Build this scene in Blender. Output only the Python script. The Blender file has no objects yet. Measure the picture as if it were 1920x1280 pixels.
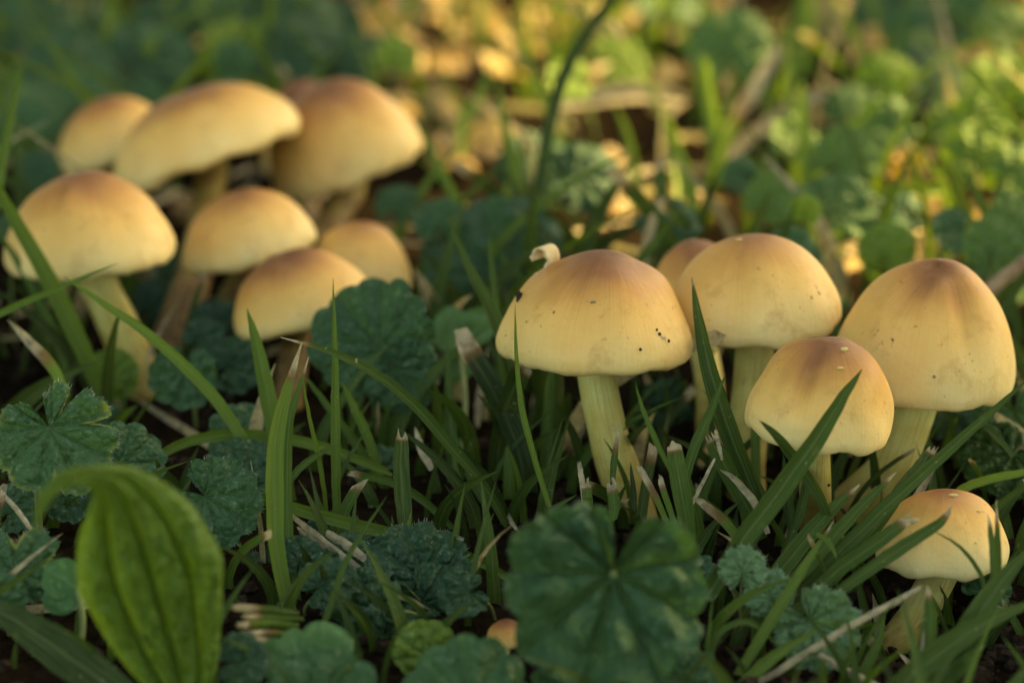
import bpy, math, random
import numpy as np
from mathutils import Vector, Matrix, noise
from mathutils.bvhtree import BVHTree

R_ = math.radians
SC = bpy.context.scene
COL = SC.collection
rnd = random.Random(7)
CM = 0.01

# ------------------------------------------------------------------ camera
PITCH = R_(20.0)
CAM = Vector((0.0, 0.0, 0.238))
FWD = Vector((0, math.cos(PITCH), -math.sin(PITCH)))
UP = Vector((0, math.sin(PITCH), math.cos(PITCH)))
RIGHT = Vector((1, 0, 0))
FPX = 5547.0                       # focal length in pixels of the 1920 px wide photograph
cd = bpy.data.cameras.new('camera')
cd.sensor_width = 36.0
cd.lens = FPX * 36.0 / 1920.0
cd.clip_start = 0.02
cd.clip_end = 200.0
cd.dof.use_dof = True
cd.dof.focus_distance = 0.574
cd.dof.aperture_fstop = 9.0
cd.dof.aperture_blades = 9
cam = bpy.data.objects.new('camera', cd)
cam.location = CAM
cam.rotation_euler = (math.pi / 2 - PITCH, 0, 0)
COL.objects.link(cam)
SC.camera = cam

# ------------------------------------------------------------------ sky, sun, exposure
SUN_EL, SUN_AZ = R_(40), R_(62)     # azimuth from +Y (away from the camera) towards +X
SUN = Vector((math.cos(SUN_EL) * math.sin(SUN_AZ), math.cos(SUN_EL) * math.cos(SUN_AZ), math.sin(SUN_EL)))
w = bpy.data.worlds.new('World')
SC.world = w
w.use_nodes = True
nt = w.node_tree
sky = nt.nodes.new('ShaderNodeTexSky')
sky.sky_type = 'NISHITA'
sky.sun_disc = False
sky.sun_elevation = SUN_EL
sky.sun_rotation = SUN_AZ
sky.dust_density = 2.0
bg = nt.nodes['Background']
nt.links.new(sky.outputs[0], bg.inputs[0])
bg.inputs[1].default_value = 0.07
sl = bpy.data.lights.new('sun', 'SUN')
sl.energy = 4.0
sl.angle = R_(0.55)
sl.color = (1.0, 0.83, 0.50)
so = bpy.data.objects.new('sun', sl)
so.rotation_euler = (-SUN).to_track_quat('-Z', 'Y').to_euler()
so.location = (3, 3, 4)
COL.objects.link(so)
vs = SC.view_settings
vs.view_transform = 'Standard'
vs.look = 'None'
vs.gamma = 1.0
vs.use_curve_mapping = False
vs.exposure = 3.12
try:
    vs.use_white_balance = True
    vs.white_balance_temperature = 10000
    vs.white_balance_tint = 0
except Exception:
    pass
SC.cycles.max_bounces = 6
SC.cycles.transparent_max_bounces = 6
SC.cycles.use_denoising = True

# ------------------------------------------------------------------ pixel <-> place
def gz(x, y):
    """height of the soil (metres) at x, y (metres)"""
    X, Y = x / CM, y / CM
    z = 0.45 * noise.noise(Vector((X * 0.16, Y * 0.16, 3.1))) + 0.16 * noise.noise(Vector((X * 0.6, Y * 0.6, 9.4)))
    if abs(X) > 300 or Y > 400 or Y < -300:
        z *= 0.2
    z -= 1.15 * math.exp(-((X - 7.6) ** 2 + (Y - 51.0) ** 2) / (2 * 3.2 ** 2))
    return z * CM
def ray(px, py):
    return FWD + RIGHT * ((px - 960) / FPX) + UP * (-(py - 640) / FPX)
def P(px, py, d):
    """point on the ray of a pixel at depth d (cm along the lens axis)"""
    return CAM + ray(px, py) * (d * CM)
def gd(px, py, h=0.0):
    """depth (cm) where the ray of a pixel is h cm above the soil"""
    r = ray(px, py)
    if r.z > -0.02:
        return 300.0
    d = (CAM.z - h * CM) / -r.z
    for _ in range(8):
        p = CAM + r * d
        d += (p.z - gz(p.x, p.y) - h * CM) / -r.z
    return d / CM
def proj(p):
    v = p - CAM
    d = v.dot(FWD)
    return 960 + v.dot(RIGHT) / d * FPX, 640 - v.dot(UP) / d * FPX, d / CM
def cat(pts, n):
    """Catmull-Rom samples through a list of tuples"""
    A = np.array(pts, float)
    if len(A) == 2:
        t = np.linspace(0, 1, n)[:, None]
        return A[0] * (1 - t) + A[1] * t
    E = np.vstack([2 * A[0] - A[1], A, 2 * A[-1] - A[-2]])
    seg = len(A) - 1
    out = []
    for s in np.linspace(0, seg, n):
        i = min(int(s), seg - 1)
        t = s - i
        p0, p1, p2, p3 = E[i:i + 4]
        out.append(0.5 * (2 * p1 + (p2 - p0) * t + (2 * p0 - 5 * p1 + 4 * p2 - p3) * t * t + (3 * p1 - p0 - 3 * p2 + p3) * t ** 3))
    return np.array(out)

# ------------------------------------------------------------------ objects
def mesh(name, V, F, attrs, mat, base=None, smooth=True):
    """one mesh object; V world metres; attrs {name: list of floats or vectors per vertex}"""
    base = base if base is not None else Vector((0, 0, 0))
    V = np.asarray(V, dtype=np.float64).reshape(-1, 3) - np.array(base)
    me = bpy.data.meshes.new(name)
    me.from_pydata(V.tolist(), [], F)
    for k, a in attrs.items():
        a = np.asarray(a, dtype=np.float32)
        if a.ndim == 1:
            at = me.attributes.new(k, 'FLOAT', 'POINT')
            at.data.foreach_set('value', a)
        else:
            at = me.attributes.new(k, 'FLOAT_VECTOR', 'POINT')
            at.data.foreach_set('vector', a.ravel())
    if smooth:
        me.polygons.foreach_set('use_smooth', [True] * len(me.polygons))
    me.materials.append(mat)
    o = bpy.data.objects.new(name, me)
    o.location = base
    COL.objects.link(o)
    return o
def tag(o, label=None, cat_=None, group=None, kind=None):
    if label: o['label'] = label
    if cat_: o['category'] = cat_
    if group: o['group'] = group
    if kind: o['kind'] = kind
    return o
def thing(name, label, cat_, base, group=None):
    o = bpy.data.objects.new(name, None)
    o.empty_display_size = 0.01
    o.location = base
    COL.objects.link(o)
    return tag(o, label, cat_, group)
def put(child, parent):
    """make a part of it, keeping its place"""
    root = Vector((0, 0, 0))
    p = parent
    while p is not None:
        root += p.location
        p = p.parent
    child.parent = parent
    child.location = child.location - root
    return child
def grid_faces(n, m, close=False, off=0):
    """n rows of m vertices"""
    F = []
    for i in range(n - 1):
        for j in range(m if close else m - 1):
            k = (j + 1) % m
            F.append((off + i * m + j, off + i * m + k, off + (i + 1) * m + k, off + (i + 1) * m + j))
    return F

# ------------------------------------------------------------------ materials
def new_mat(name):
    m = bpy.data.materials.new(name)
    m.use_nodes = True
    t = m.node_tree
    return m, t, t.nodes['Principled BSDF'], t.nodes['Material Output']
class N:
    def __init__(s, t): s.t = t
    def __call__(s, kind, **kw):
        n = s.t.nodes.new('ShaderNode' + kind)
        for k, v in kw.items():
            if k.startswith('i_'):
                k = k[2:]
                k = int(k) if k.isdigit() else k
                if hasattr(v, 'is_linked') or hasattr(v, 'links'):
                    s.t.links.new(v, n.inputs[k])
                else:
                    n.inputs[k].default_value = v
            else:
                setattr(n, k, v)
        return n
    def attr(s, name): return s('Attribute', attribute_name=name)
    def ramp(s, fac, stops, interp='LINEAR'):
        r = s('ValToRGB')
        r.color_ramp.interpolation = interp
        e = r.color_ramp.elements
        while len(e) < len(stops): e.new(0.5)
        for q, (p, c) in zip(e, stops):
            q.position = p
            q.color = (*c, 1) if len(c) == 3 else c
        s.t.links.new(fac, r.inputs[0])
        return r.outputs[0]
    def mix(s, fac, a, b, mode='MIX'):
        m = s('Mix', data_type='RGBA', blend_type=mode)
        for i, v in ((0, fac), (6, a), (7, b)):
            if hasattr(v, 'links'): s.t.links.new(v, m.inputs[i])
            else: m.inputs[i].default_value = v if i == 0 else ((*v, 1) if len(v) == 3 else v)
        return m.outputs[2]
    def math(s, op, a, b=0.0, clamp=False):
        m = s('Math', operation=op, use_clamp=clamp)
        for i, v in ((0, a), (1, b)):
            if hasattr(v, 'links'): s.t.links.new(v, m.inputs[i])
            else: m.inputs[i].default_value = v
        return m.outputs[0]
    def noise(s, vec, scale, detail=3, rough=0.5):
        n = s('Texture' + 'Noise' if False else 'TexNoise')
        if vec is not None: s.t.links.new(vec, n.inputs['Vector'])
        n.inputs['Scale'].default_value = scale
        n.inputs['Detail'].default_value = detail
        n.inputs['Roughness'].default_value = rough
        return n.outputs['Fac']
    def scale(s, vec, v):
        m = s('VectorMath', operation='MULTIPLY')
        s.t.links.new(vec, m.inputs[0])
        m.inputs[1].default_value = v
        return m.outputs[0]
    def bump(s, h, strength, dist):
        b = s('Bump')
        b.inputs['Strength'].default_value = strength
        b.inputs['Distance'].default_value = dist
        s.t.links.new(h, b.inputs['Height'])
        return b.outputs[0]
def translucent(t, out, bsdf, col, fac, normal=None):
    tr = t.nodes.new('ShaderNodeBsdfTranslucent')
    t.links.new(col, tr.inputs[0])
    mx = t.nodes.new('ShaderNodeMixShader')
    mx.inputs[0].default_value = fac
    t.links.new(bsdf.outputs[0], mx.inputs[1])
    t.links.new(tr.outputs[0], mx.inputs[2])
    t.links.new(mx.outputs[0], out.inputs[0])

def mat_cap():
    m, t, b, out = new_mat('mushroom cap skin')
    n = N(t)
    at = n.attr('capt').outputs['Fac']
    co = n.attr('capco').outputs['Vector']
    pos = n('TexCoord').outputs['Object']
    big = n.noise(pos, 55, 3)
    rad = n.noise(n.scale(co, (26, 26, 1.6)), 1.0, 4, 0.6)
    tt = n.math('ADD', at, n.math('MULTIPLY', n.math('SUBTRACT', big, 0.5), 0.42))
    tt = n.math('ADD', tt, n.math('MULTIPLY', n.math('SUBTRACT', rad, 0.5), 0.16))
    tt = n.math('ADD', tt, n.math('MULTIPLY', n.math('SUBTRACT', n('ObjectInfo').outputs['Random'], 0.5), 0.16))
    col = n.ramp(tt, [(0.0, (0.15, 0.050, 0.020)), (0.14, (0.28, 0.105, 0.032)), (0.30, (0.50, 0.225, 0.055)), (0.45, (0.64, 0.340, 0.088)),
                      (0.63, (0.73, 0.425, 0.128)), (0.83, (0.77, 0.53, 0.205)), (1.0, (0.73, 0.575, 0.265))])
    # fine fibres near the margin, thin brownish lines
    fib = n.noise(n.scale(co, (95, 95, 3.0)), 1.0, 2, 0.5)
    fm = n.math('MULTIPLY', n.math('MULTIPLY', n.math('SUBTRACT', fib, 0.56, True), 3.2, True), n.math('SUBTRACT', at, 0.45, True), True)
    col = n.mix(fm, col, (0.52, 0.36, 0.11))
    # freckles and bruises
    sp = n.noise(pos, 620, 2)
    sp2 = n.noise(pos, 120, 1)
    sm = n.math('MULTIPLY', n.math('MULTIPLY', n.math('SUBTRACT', sp, 0.665, True), 12.0, True), n.math('MULTIPLY', n.math('SUBTRACT', sp2, 0.45, True), 5.0, True), True)
    col = n.mix(sm, col, (0.22, 0.085, 0.03))
    br = n.noise(pos, 170, 4, 0.65)
    col = n.mix(n.math('MULTIPLY', n.math('SUBTRACT', br, 0.55, True), 2.6, True), col, (0.44, 0.21, 0.065))
    col = n.mix(n.math('MULTIPLY', n.math('SUBTRACT', n.math('ADD', at, n.math('MULTIPLY', rad, 0.02)), 0.985, True), 40.0, True), col, (0.20, 0.09, 0.035))
    t.links.new(col, b.inputs['Base Color'])
    b.inputs['Roughness'].default_value = 0.48
    b.inputs['Specular IOR Level'].default_value = 0.2
    b.inputs['Subsurface Weight'].default_value = 0.25
    b.inputs['Subsurface Radius'].default_value = (1.0, 0.55, 0.2)
    b.inputs['Subsurface Scale'].default_value = 0.0025
    h = n.math('ADD', n.math('MULTIPLY', n.noise(pos, 900, 3, 0.6), 0.6), n.math('MULTIPLY', fib, 0.5))
    h = n.math('ADD', h, n.math('MULTIPLY', br, 1.4))
    t.links.new(n.bump(h, 0.35, 0.0005), b.inputs['Normal'])
    return m
def mat_stem():
    m, t, b, out = new_mat('mushroom stem flesh')
    n = N(t)
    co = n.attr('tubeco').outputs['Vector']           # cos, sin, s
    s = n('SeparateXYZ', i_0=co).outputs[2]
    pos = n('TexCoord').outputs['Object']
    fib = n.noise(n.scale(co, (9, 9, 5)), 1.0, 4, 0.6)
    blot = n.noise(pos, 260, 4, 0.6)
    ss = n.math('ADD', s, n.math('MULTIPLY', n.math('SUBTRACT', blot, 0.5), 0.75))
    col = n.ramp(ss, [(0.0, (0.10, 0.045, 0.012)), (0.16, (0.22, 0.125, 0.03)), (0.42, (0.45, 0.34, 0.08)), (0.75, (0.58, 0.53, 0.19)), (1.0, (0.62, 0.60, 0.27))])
    col = n.mix(n.math('MULTIPLY', n.math('SUBTRACT', fib, 0.47, True), 3.2, True), col, (0.33, 0.23, 0.06))
    col = n.mix(n.math('MULTIPLY', n.math('SUBTRACT', n.noise(pos, 520, 4, 0.7), 0.56, True), 3.5, True), col, (0.24, 0.14, 0.04))
    t.links.new(col, b.inputs['Base Color'])
    b.inputs['Roughness'].default_value = 0.6
    b.inputs['Specular IOR Level'].default_value = 0.25
    b.inputs['Subsurface Weight'].default_value = 0.2
    b.inputs['Subsurface Radius'].default_value = (1.0, 0.6, 0.2)
    b.inputs['Subsurface Scale'].default_value = 0.002
    t.links.new(n.bump(n.math('ADD', fib, blot), 0.45, 0.0006), b.inputs['Normal'])
    return m
def mat_gill():
    m, t, b, out = new_mat('mushroom gills')
    n = N(t)
    pos = n('TexCoord').outputs['Object']
    col = n.mix(n.noise(pos, 150, 3), (0.30, 0.27, 0.09), (0.42, 0.36, 0.14))
    t.links.new(col, b.inputs['Base Color'])
    b.inputs['Roughness'].default_value = 0.7
    return m
def mat_grass(name, greens, dryc=(0.34, 0.275, 0.165), tr=0.28):
    """attribute g = (u across -1..1, s along 0..1, dryness), tint = 0..1"""
    m, t, b, out = new_mat(name)
    n = N(t)
    g = n('SeparateXYZ', i_0=n.attr('g').outputs['Vector'])
    u, s, dry = g.outputs[0], g.outputs[1], g.outputs[2]
    tint = n.attr('tint').outputs['Fac']
    pos = n('TexCoord').outputs['Object']
    col = n.ramp(tint, [(0.0, greens[0]), (0.5, greens[1]), (1.0, greens[2])])
    v = n('CombineXYZ', i_0=n.math('MULTIPLY', u, 9.0), i_1=n.math('MULTIPLY', s, 3.0), i_2=n.math('MULTIPLY', tint, 37.0)).outputs[0]
    st = n.noise(v, 1.0, 3, 0.7)
    col = n.mix(n.math('MULTIPLY', n.math('SUBTRACT', st, 0.42, True), 1.6, True), col, n.mix(0.55, col, (0.22, 0.26, 0.10)))
    mid = n.math('SUBTRACT', 1.0, n.math('MULTIPLY', n.math('ABSOLUTE', u), 9.0), True)
    col = n.mix(n.math('MULTIPLY', mid, 0.45), col, n.mix(0.5, col, (0.25, 0.30, 0.12)))
    # yellowing and brown flecks
    bl = n.noise(pos, 210, 4, 0.65)
    yl = n.math('MULTIPLY', n.math('SUBTRACT', bl, 0.60, True), 3.0, True)
    col = n.mix(n.math('MULTIPLY', yl, 0.6), col, (0.20, 0.17, 0.045))
    fl = n.noise(pos, 900, 1)
    col = n.mix(n.math('MULTIPLY', n.math('SUBTRACT', fl, 0.735, True), 9.0, True), col, (0.30, 0.27, 0.15))
    d2 = n.math('ADD', dry, n.math('MULTIPLY', n.math('SUBTRACT', bl, 0.5), n.math('MULTIPLY', dry, 1.2)), True)
    dcol = n.ramp(n.noise(n.scale(pos, (1, 1, 1)), 420, 4, 0.7), [(0.25, tuple(c * 0.28 for c in dryc)), (0.5, dryc), (0.75, tuple(min(1, c * 1.5) for c in dryc))])
    dm = n.ramp(d2, [(0.30, (0, 0, 0)), (0.62, (1, 1, 1))])
    edge = n.ramp(d2, [(0.10, (0, 0, 0)), (0.36, (1, 1, 1))])
    col = n.mix(edge, col, (0.16, 0.085, 0.03))
    col = n.mix(dm, col, dcol)
    t.links.new(col, b.inputs['Base Color'])
    b.inputs['Roughness'].default_value = 0.45
    b.inputs['Specular IOR Level'].default_value = 0.12
    t.links.new(n.bump(n.math('ADD', st, n.math('MULTIPLY', bl, 0.3)), 0.35, 0.0004), b.inputs['Normal'])
    translucent(t, out, b, n.mix(0.35, col, n.mix(1.0, col, (1.6, 1.7, 0.5), 'MULTIPLY')), tr)
    return m
def mat_leaf(name, greens, veincol, tr=0.25, relief=0.5, hairy=True, vm=0.38):
    """attribute l = (r 0..1, vein 0..1, damage 0..1), tint"""
    m, t, b, out = new_mat(name)
    n = N(t)
    l = n('SeparateXYZ', i_0=n.attr('l').outputs['Vector'])
    r, vein, dmg = l.outputs[0], l.outputs[1], l.outputs[2]
    tint = n.attr('tint').outputs['Fac']
    pos = n('TexCoord').outputs['Object']
    col = n.ramp(tint, [(0.0, greens[0]), (0.5, greens[1]), (1.0, greens[2])])
    blot = n.noise(pos, 130, 4, 0.6)
    col = n.mix(n.math('MULTIPLY', n.math('SUBTRACT', blot, 0.45, True), 2.0, True), col, n.mix(0.16, col, greens[2]))
    fine = n.noise(pos, 800, 3, 0.65)
    col = n.mix(n.math('MULTIPLY', n.math('SUBTRACT', fine, 0.55, True), 4.0, True), col, n.mix(0.55, col, (0.22, 0.34, 0.20)))
    col = n.mix(n.math('MULTIPLY', vein, vm), col, veincol)
    # yellow margins and brown dead tissue with their own shape
    e = n.math('ADD', dmg, n.math('MULTIPLY', n.math('SUBTRACT', n.noise(pos, 160, 5, 0.7), 0.5), 0.9))
    col = n.mix(n.ramp(e, [(0.45, (0, 0, 0)), (0.72, (1, 1, 1))]), col, (0.21, 0.24, 0.05))
    col = n.mix(n.ramp(e, [(0.80, (0, 0, 0)), (0.90, (1, 1, 1))]), col, (0.11, 0.055, 0.028))
    t.links.new(col, b.inputs['Base Color'])
    b.inputs['Roughness'].default_value = 0.42
    b.inputs['Specular IOR Level'].default_value = 0.15
    if hairy:
        b.inputs['Sheen Weight'].default_value = 0.0
        b.inputs['Sheen Roughness'].default_value = 0.4
    vo = n('TexVoronoi', feature='F1')
    vo.inputs['Scale'].default_value = 720
    t.links.new(n('VectorMath', operation='ADD', i_0=pos, i_1=n.scale(n('TexNoise', i_Vector=pos, i_Scale=300.0).outputs['Color'], (0.0012, 0.0012, 0.0012))).outputs[0], vo.inputs['Vector'])
    cell = n.math('SUBTRACT', 1.0, vo.outputs['Distance'])
    h = n.math('ADD', n.math('MULTIPLY', n.noise(pos, 380, 4, 0.6), 0.6), n.math('ADD', n.math('MULTIPLY', cell, 1.1), n.math('MULTIPLY', fine, 0.3)))
    t.links.new(n.bump(h, relief, 0.0009), b.inputs['Normal'])
    translucent(t, out, b, n.mix(1.0, col, (1.5, 1.5, 0.5), 'MULTIPLY'), tr)
    return m
def mat_plain(name, c1, c2, scale=200, rough=0.7, bump=0.4, dist=0.0006, tr=0.0, spec=0.25):
    m, t, b, out = new_mat(name)
    n = N(t)
    pos = n('TexCoord').outputs['Object']
    f = n.noise(pos, scale, 5, 0.65)
    col = n.ramp(f, [(0.3, c1), (0.7, c2)])
    t.links.new(col, b.inputs['Base Color'])
    b.inputs['Roughness'].default_value = rough
    b.inputs['Specular IOR Level'].default_value = spec
    t.links.new(n.bump(n.noise(pos, scale * 2.5, 4, 0.7), bump, dist), b.inputs['Normal'])
    if tr:
        translucent(t, out, b, col, tr)
    return m
M_CAP, M_STEM, M_GILL = mat_cap(), mat_stem(), mat_gill()
M_GRASS = mat_grass('grass blade', [(0.010, 0.024, 0.004), (0.046, 0.090, 0.011), (0.140, 0.205, 0.022)])
M_STRAW = mat_grass('dry straw', [(0.30, 0.21, 0.10), (0.40, 0.30, 0.16), (0.52, 0.42, 0.25)], tr=0.15)
M_IVY = mat_leaf('ground ivy leaf', [(0.015, 0.044, 0.024), (0.042, 0.100, 0.038), (0.140, 0.210, 0.022)], (0.040, 0.075, 0.025), relief=0.8)
M_SILVER = mat_leaf('young ground ivy leaf', [(0.05, 0.11, 0.05), (0.085, 0.165, 0.075), (0.12, 0.21, 0.09)], (0.05, 0.09, 0.035), relief=0.8)
M_CLOVER = mat_leaf('clover leaf', [(0.040, 0.115, 0.035), (0.070, 0.150, 0.045), (0.11, 0.20, 0.06)], (0.11, 0.20, 0.08), relief=0.2)
M_PLANTAIN = mat_leaf('plantain leaf', [(0.030, 0.066, 0.012), (0.095, 0.165, 0.026), (0.16, 0.23, 0.04)], (0.022, 0.055, 0.010), tr=0.40, relief=0.9, hairy=False, vm=0.9)
M_YELLOW = mat_leaf('yellowing leaf', [(0.20, 0.22, 0.045), (0.34, 0.27, 0.06), (0.42, 0.24, 0.06)], (0.34, 0.26, 0.10), tr=0.35, hairy=False)
M_LITTER = mat_leaf('dead leaf', [(0.10, 0.06, 0.022), (0.23, 0.14, 0.045), (0.36, 0.25, 0.085)], (0.14, 0.08, 0.04), tr=0.15, hairy=False)
M_SOIL = mat_plain('soil', (0.004, 0.003, 0.002), (0.018, 0.012, 0.007), 180, 0.95, 1.0, 0.002, spec=0.0)
M_CRUMB = mat_plain('soil crumb', (0.010, 0.006, 0.004), (0.045, 0.029, 0.018), 260, 0.95, 0.8, 0.001, spec=0.02)
M_TWIG = mat_plain('twig bark', (0.16, 0.09, 0.045), (0.40, 0.27, 0.15), 220, 0.8, 0.6)
M_PETIOLE = mat_plain('leaf stalk', (0.09, 0.13, 0.035), (0.17, 0.19, 0.06), 160, 0.55, 0.2)
M_SCRAP = mat_plain('dry curled scrap', (0.52, 0.34, 0.14), (0.74, 0.58, 0.32), 200, 0.6, 0.4, tr=0.2)
M_SPECK = mat_plain('dark crumb', (0.010, 0.007, 0.006), (0.045, 0.025, 0.015), 500, 0.8, 0.6)
M_FLESH = mat_plain('pale torn flesh', (0.58, 0.40, 0.13), (0.72, 0.55, 0.24), 400, 0.65, 0.4)
M_HAIR = mat_plain('leaf hair', (0.45, 0.5, 0.40), (0.6, 0.62, 0.5), 300, 0.5, 0.0, tr=0.4)
M_BARK = mat_plain('tree bark', (0.05, 0.035, 0.022), (0.15, 0.11, 0.075), 12, 0.9, 0.8, 0.01)
M_TREELEAF = mat_plain('tree foliage', (0.03, 0.075, 0.015), (0.075, 0.13, 0.03), 4, 0.6, 0.1, tr=0.25)

# ------------------------------------------------------------------ the soil
def build_ground():
    def axis(lo, hi, step, far):
        a = list(np.arange(lo, hi + 1e-6, step))
        s, v = step, hi
        while v < far:
            s *= 1.35; v += s; a.append(v)
        s, v = step, lo
        while v > -far:
            s *= 1.35; v -= s; a.insert(0, v)
        return a
    X, Y = axis(-24, 24, 0.4, 6000), axis(36, 116, 0.4, 6000)
    V, F = [], []
    for y in Y:
        for x in X:
            V.append((x * CM, y * CM, gz(x * CM, y * CM)))
    F = grid_faces(len(Y), len(X))
    o = mesh('ground', V, F, {}, M_SOIL)
    tag(o, 'dark crumbly soil under the mushrooms and weeds', kind='structure')
build_ground()

# ------------------------------------------------------------------ mushrooms
PROF = {
 'bell': [(0, 1.0), (.16, .985), (.32, .935), (.47, .85), (.62, .73), (.755, .57), (.865, .385), (.95, .18), (.995, -.01), (1.0, -.11), (.985, -.18), (.945, -.225), (.895, -.24)],
 'dome': [(0, 1.0), (.18, .985), (.36, .93), (.53, .84), (.69, .70), (.82, .52), (.92, .31), (.98, .10), (1.0, -.07), (.99, -.16), (.955, -.225), (.90, -.245)],
 'egg': [(0, 1.0), (.14, .988), (.29, .945), (.45, .86), (.61, .725), (.755, .55), (.875, .345), (.955, .12), (.995, -.08), (1.0, -.20), (.98, -.29), (.93, -.36), (.88, -.375)],
 'cone': [(0, 1.0), (.12, .985), (.25, .94), (.40, .855), (.55, .735), (.70, .58), (.83, .39), (.93, .17), (.99, -.04), (1.0, -.18), (.975, -.29), (.92, -.36), (.87, -.375)],
}
CAPS = []                                  # for keeping scattered plants from covering the caps
def tube(name, pts, radii, mat, seg=16, base=None, wob=0.0, seed=0, cap_end=True, extra=None):
    C = [Vector(p) for p in pts]
    n = len(C)
    V, T = [], []
    ref = Vector((0.31, 0.87, 0.37))
    for i in range(n):
        tg = (C[min(i + 1, n - 1)] - C[max(i - 1, 0)]).normalized()
        a = tg.cross(ref).normalized()
        bb = tg.cross(a).normalized()
        for j in range(seg):
            th = 2 * math.pi * j / seg
            c, s = math.cos(th), math.sin(th)
            rr = radii[i] * (1 + wob * noise.noise(Vector((c * 1.3 + seed, s * 1.3, i * 6.0 / n))))
            V.append(C[i] + a * (c * rr) + bb * (s * rr))
            T.append((c, s, i / (n - 1)))
    F = grid_faces(n, seg, True)
    if cap_end:
        F.append(tuple(range(seg - 1, -1, -1)))
        F.append(tuple((n - 1) * seg + j for j in range(seg)))
    at = {'tubeco': T}
    if extra:
        at.update(extra(V, T))
    return mesh(name, V, F, at, mat, base)

def mushroom(label, rc, hw, apex, d, base, prof='bell', roll=0.0, lean=0.0, stem=(34, 38), brown=1.0, seed=0,
             grooves=(), mid=None, lumps=0.05, group=None, squash=1.0, rings=44, segs=96, apex_off=(0, 0), box=None, stem_shade=1.0):
    """rc: pixel of the centre of the rim; hw: half width in pixels; apex: pixels from rc up to the top; d: depth of the cap;
    base: pixel where the stem meets the soil; roll: tilt in the picture plane; lean: tilt away from the lens"""
    px = d / FPX * CM                        # metres per pixel at that depth
    if box:
        l_, r_, t_, b_ = box
        rc, hw, apex = [(l_ + r_) / 2, t_ * .4 + b_ * .6], (r_ - l_) / 2, (b_ - t_) * .6
    C = P(rc[0], rc[1], d)
    R = hw * px
    H = apex * px / math.cos(PITCH)
    bd = gd(base[0], base[1])
    B = P(base[0], base[1], bd)
    CAPS.append((rc[0], rc[1] - apex * 0.35, hw, apex * 0.85, d))
    ax = Vector((0, 0, 1))
    rot = Matrix.Rotation(R_(roll), 3, FWD) @ Matrix.Rotation(R_(lean - 7), 3, RIGHT)   # the caps nod a little away from the lens
    ax = rot @ ax
    e1 = rot @ Vector((1, 0, 0))
    e2 = rot @ Vector((0, 1, 0))
    pr = cat(PROF[prof], rings)
    if box:                                  # size the cap so that it spans the outline seen in the photograph
        for _ in range(14):
            q = [proj(C + (e1 * (math.cos(a) * r) + e2 * (math.sin(a) * r)) * R + ax * (z * H)) for (r, z) in PROF[prof] for a in np.linspace(0, 6.2832, 40)]
            xs, ys = [v[0] for v in q], [v[1] for v in q]
            C = C + RIGHT * (((l_ + r_) - (min(xs) + max(xs))) / 2 * px) - UP * (((t_ + b_) - (min(ys) + max(ys))) / 2 * px)
            R *= (r_ - l_) / (max(xs) - min(xs))
            H *= max(0.7, min(1.3, (b_ - t_) / (max(ys) - min(ys)))) ** 1.5
        rc = proj(C)[:2]
    # arc parameter
    acc = [0.0]
    for i in range(1, rings):
        acc.append(acc[-1] + math.hypot(pr[i][0] - pr[i - 1][0], (pr[i][1] - pr[i - 1][1]) * H / R))
    L = acc[-1]
    V, T, CO = [], [], []
    last = None
    for i in range(rings):
        r0, z0 = max(pr[i][0], 0.0), pr[i][1]
        t = acc[i] / L
        for j in range(segs):
            th = 2 * math.pi * j / segs
            c, s = math.cos(th), math.sin(th)
            nz = noise.noise(Vector((c * r0 * 1.7 + seed * 3.3, s * r0 * 1.7, z0 * 1.4 + seed)))
            nz2 = noise.noise(Vector((c * r0 * 4.5 + seed, s * r0 * 4.5 + 7, z0 * 3.0)))
            rim = noise.noise(Vector((c * 2.2 + seed * 5, s * 2.2, 2.0)))
            rim2 = noise.noise(Vector((c * 9 + seed * 2, s * 9, 5.0)))
            k = 1 + lumps * nz + 0.012 * nz2
            rr = r0 * k * R
            zz = z0 * H * (1 + lumps * 0.8 * nz) + (max(0, t - .7) / .3) ** 2 * (rim * 0.09 + rim2 * 0.022) * R
            g = 0.0
            for (gth, gdep, gw, t0, t1) in grooves:
                da = (th - R_(gth) + math.pi) % (2 * math.pi) - math.pi
                f = math.exp(-(da * max(r0, 0.15) / gw) ** 2) * max(0, math.sin(math.pi * min(1, max(0, (t - t0) / (t1 - t0)))))
                g += gdep * f
            rr *= 1 - g * 0.6
            zz -= g * R * 0.7
            p = C + e1 * (c * rr * 1.0 + apex_off[0] * R * z0 * max(z0, 0)) + e2 * (s * rr * squash + apex_off[1] * R * z0 * max(z0, 0)) + ax * zz
            V.append(p)
            tt = t ** brown
            T.append(min(1, max(0, tt - 0.55 * g)))
            CO.append((c, s, t))
    F = grid_faces(rings, segs, True)
    # underside of the rim: a lip that turns in
    off = len(V)
    for q, (kr, kz) in enumerate(((0.965, 0.03), (0.94, 0.11))):
        for j in range(segs):
            v = V[(rings - 1) * segs + j]
            rel = v - C
            axial = rel.dot(ax)
            radial = rel - ax * axial
            V.append(C + radial * kr + ax * (axial + kz * H))
            T.append(1.0)
            CO.append(CO[(rings - 1) * segs + j])
    F += grid_faces(3, segs, True, off=(rings - 1) * segs)
    root = thing('mushroom', label, 'mushroom', B, group)
    capo = mesh('cap', V, F, {'capt': T, 'capco': CO}, M_CAP, C)
    put(capo, root)
    # gills: a corrugated funnel from the lip to the stem
    GV, GF = [], []
    gs = 180
    lip = [V[off + segs + int(j * segs / gs) % segs] for j in range(gs)]
    rs = stem[0] * px
    rows = 5
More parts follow.
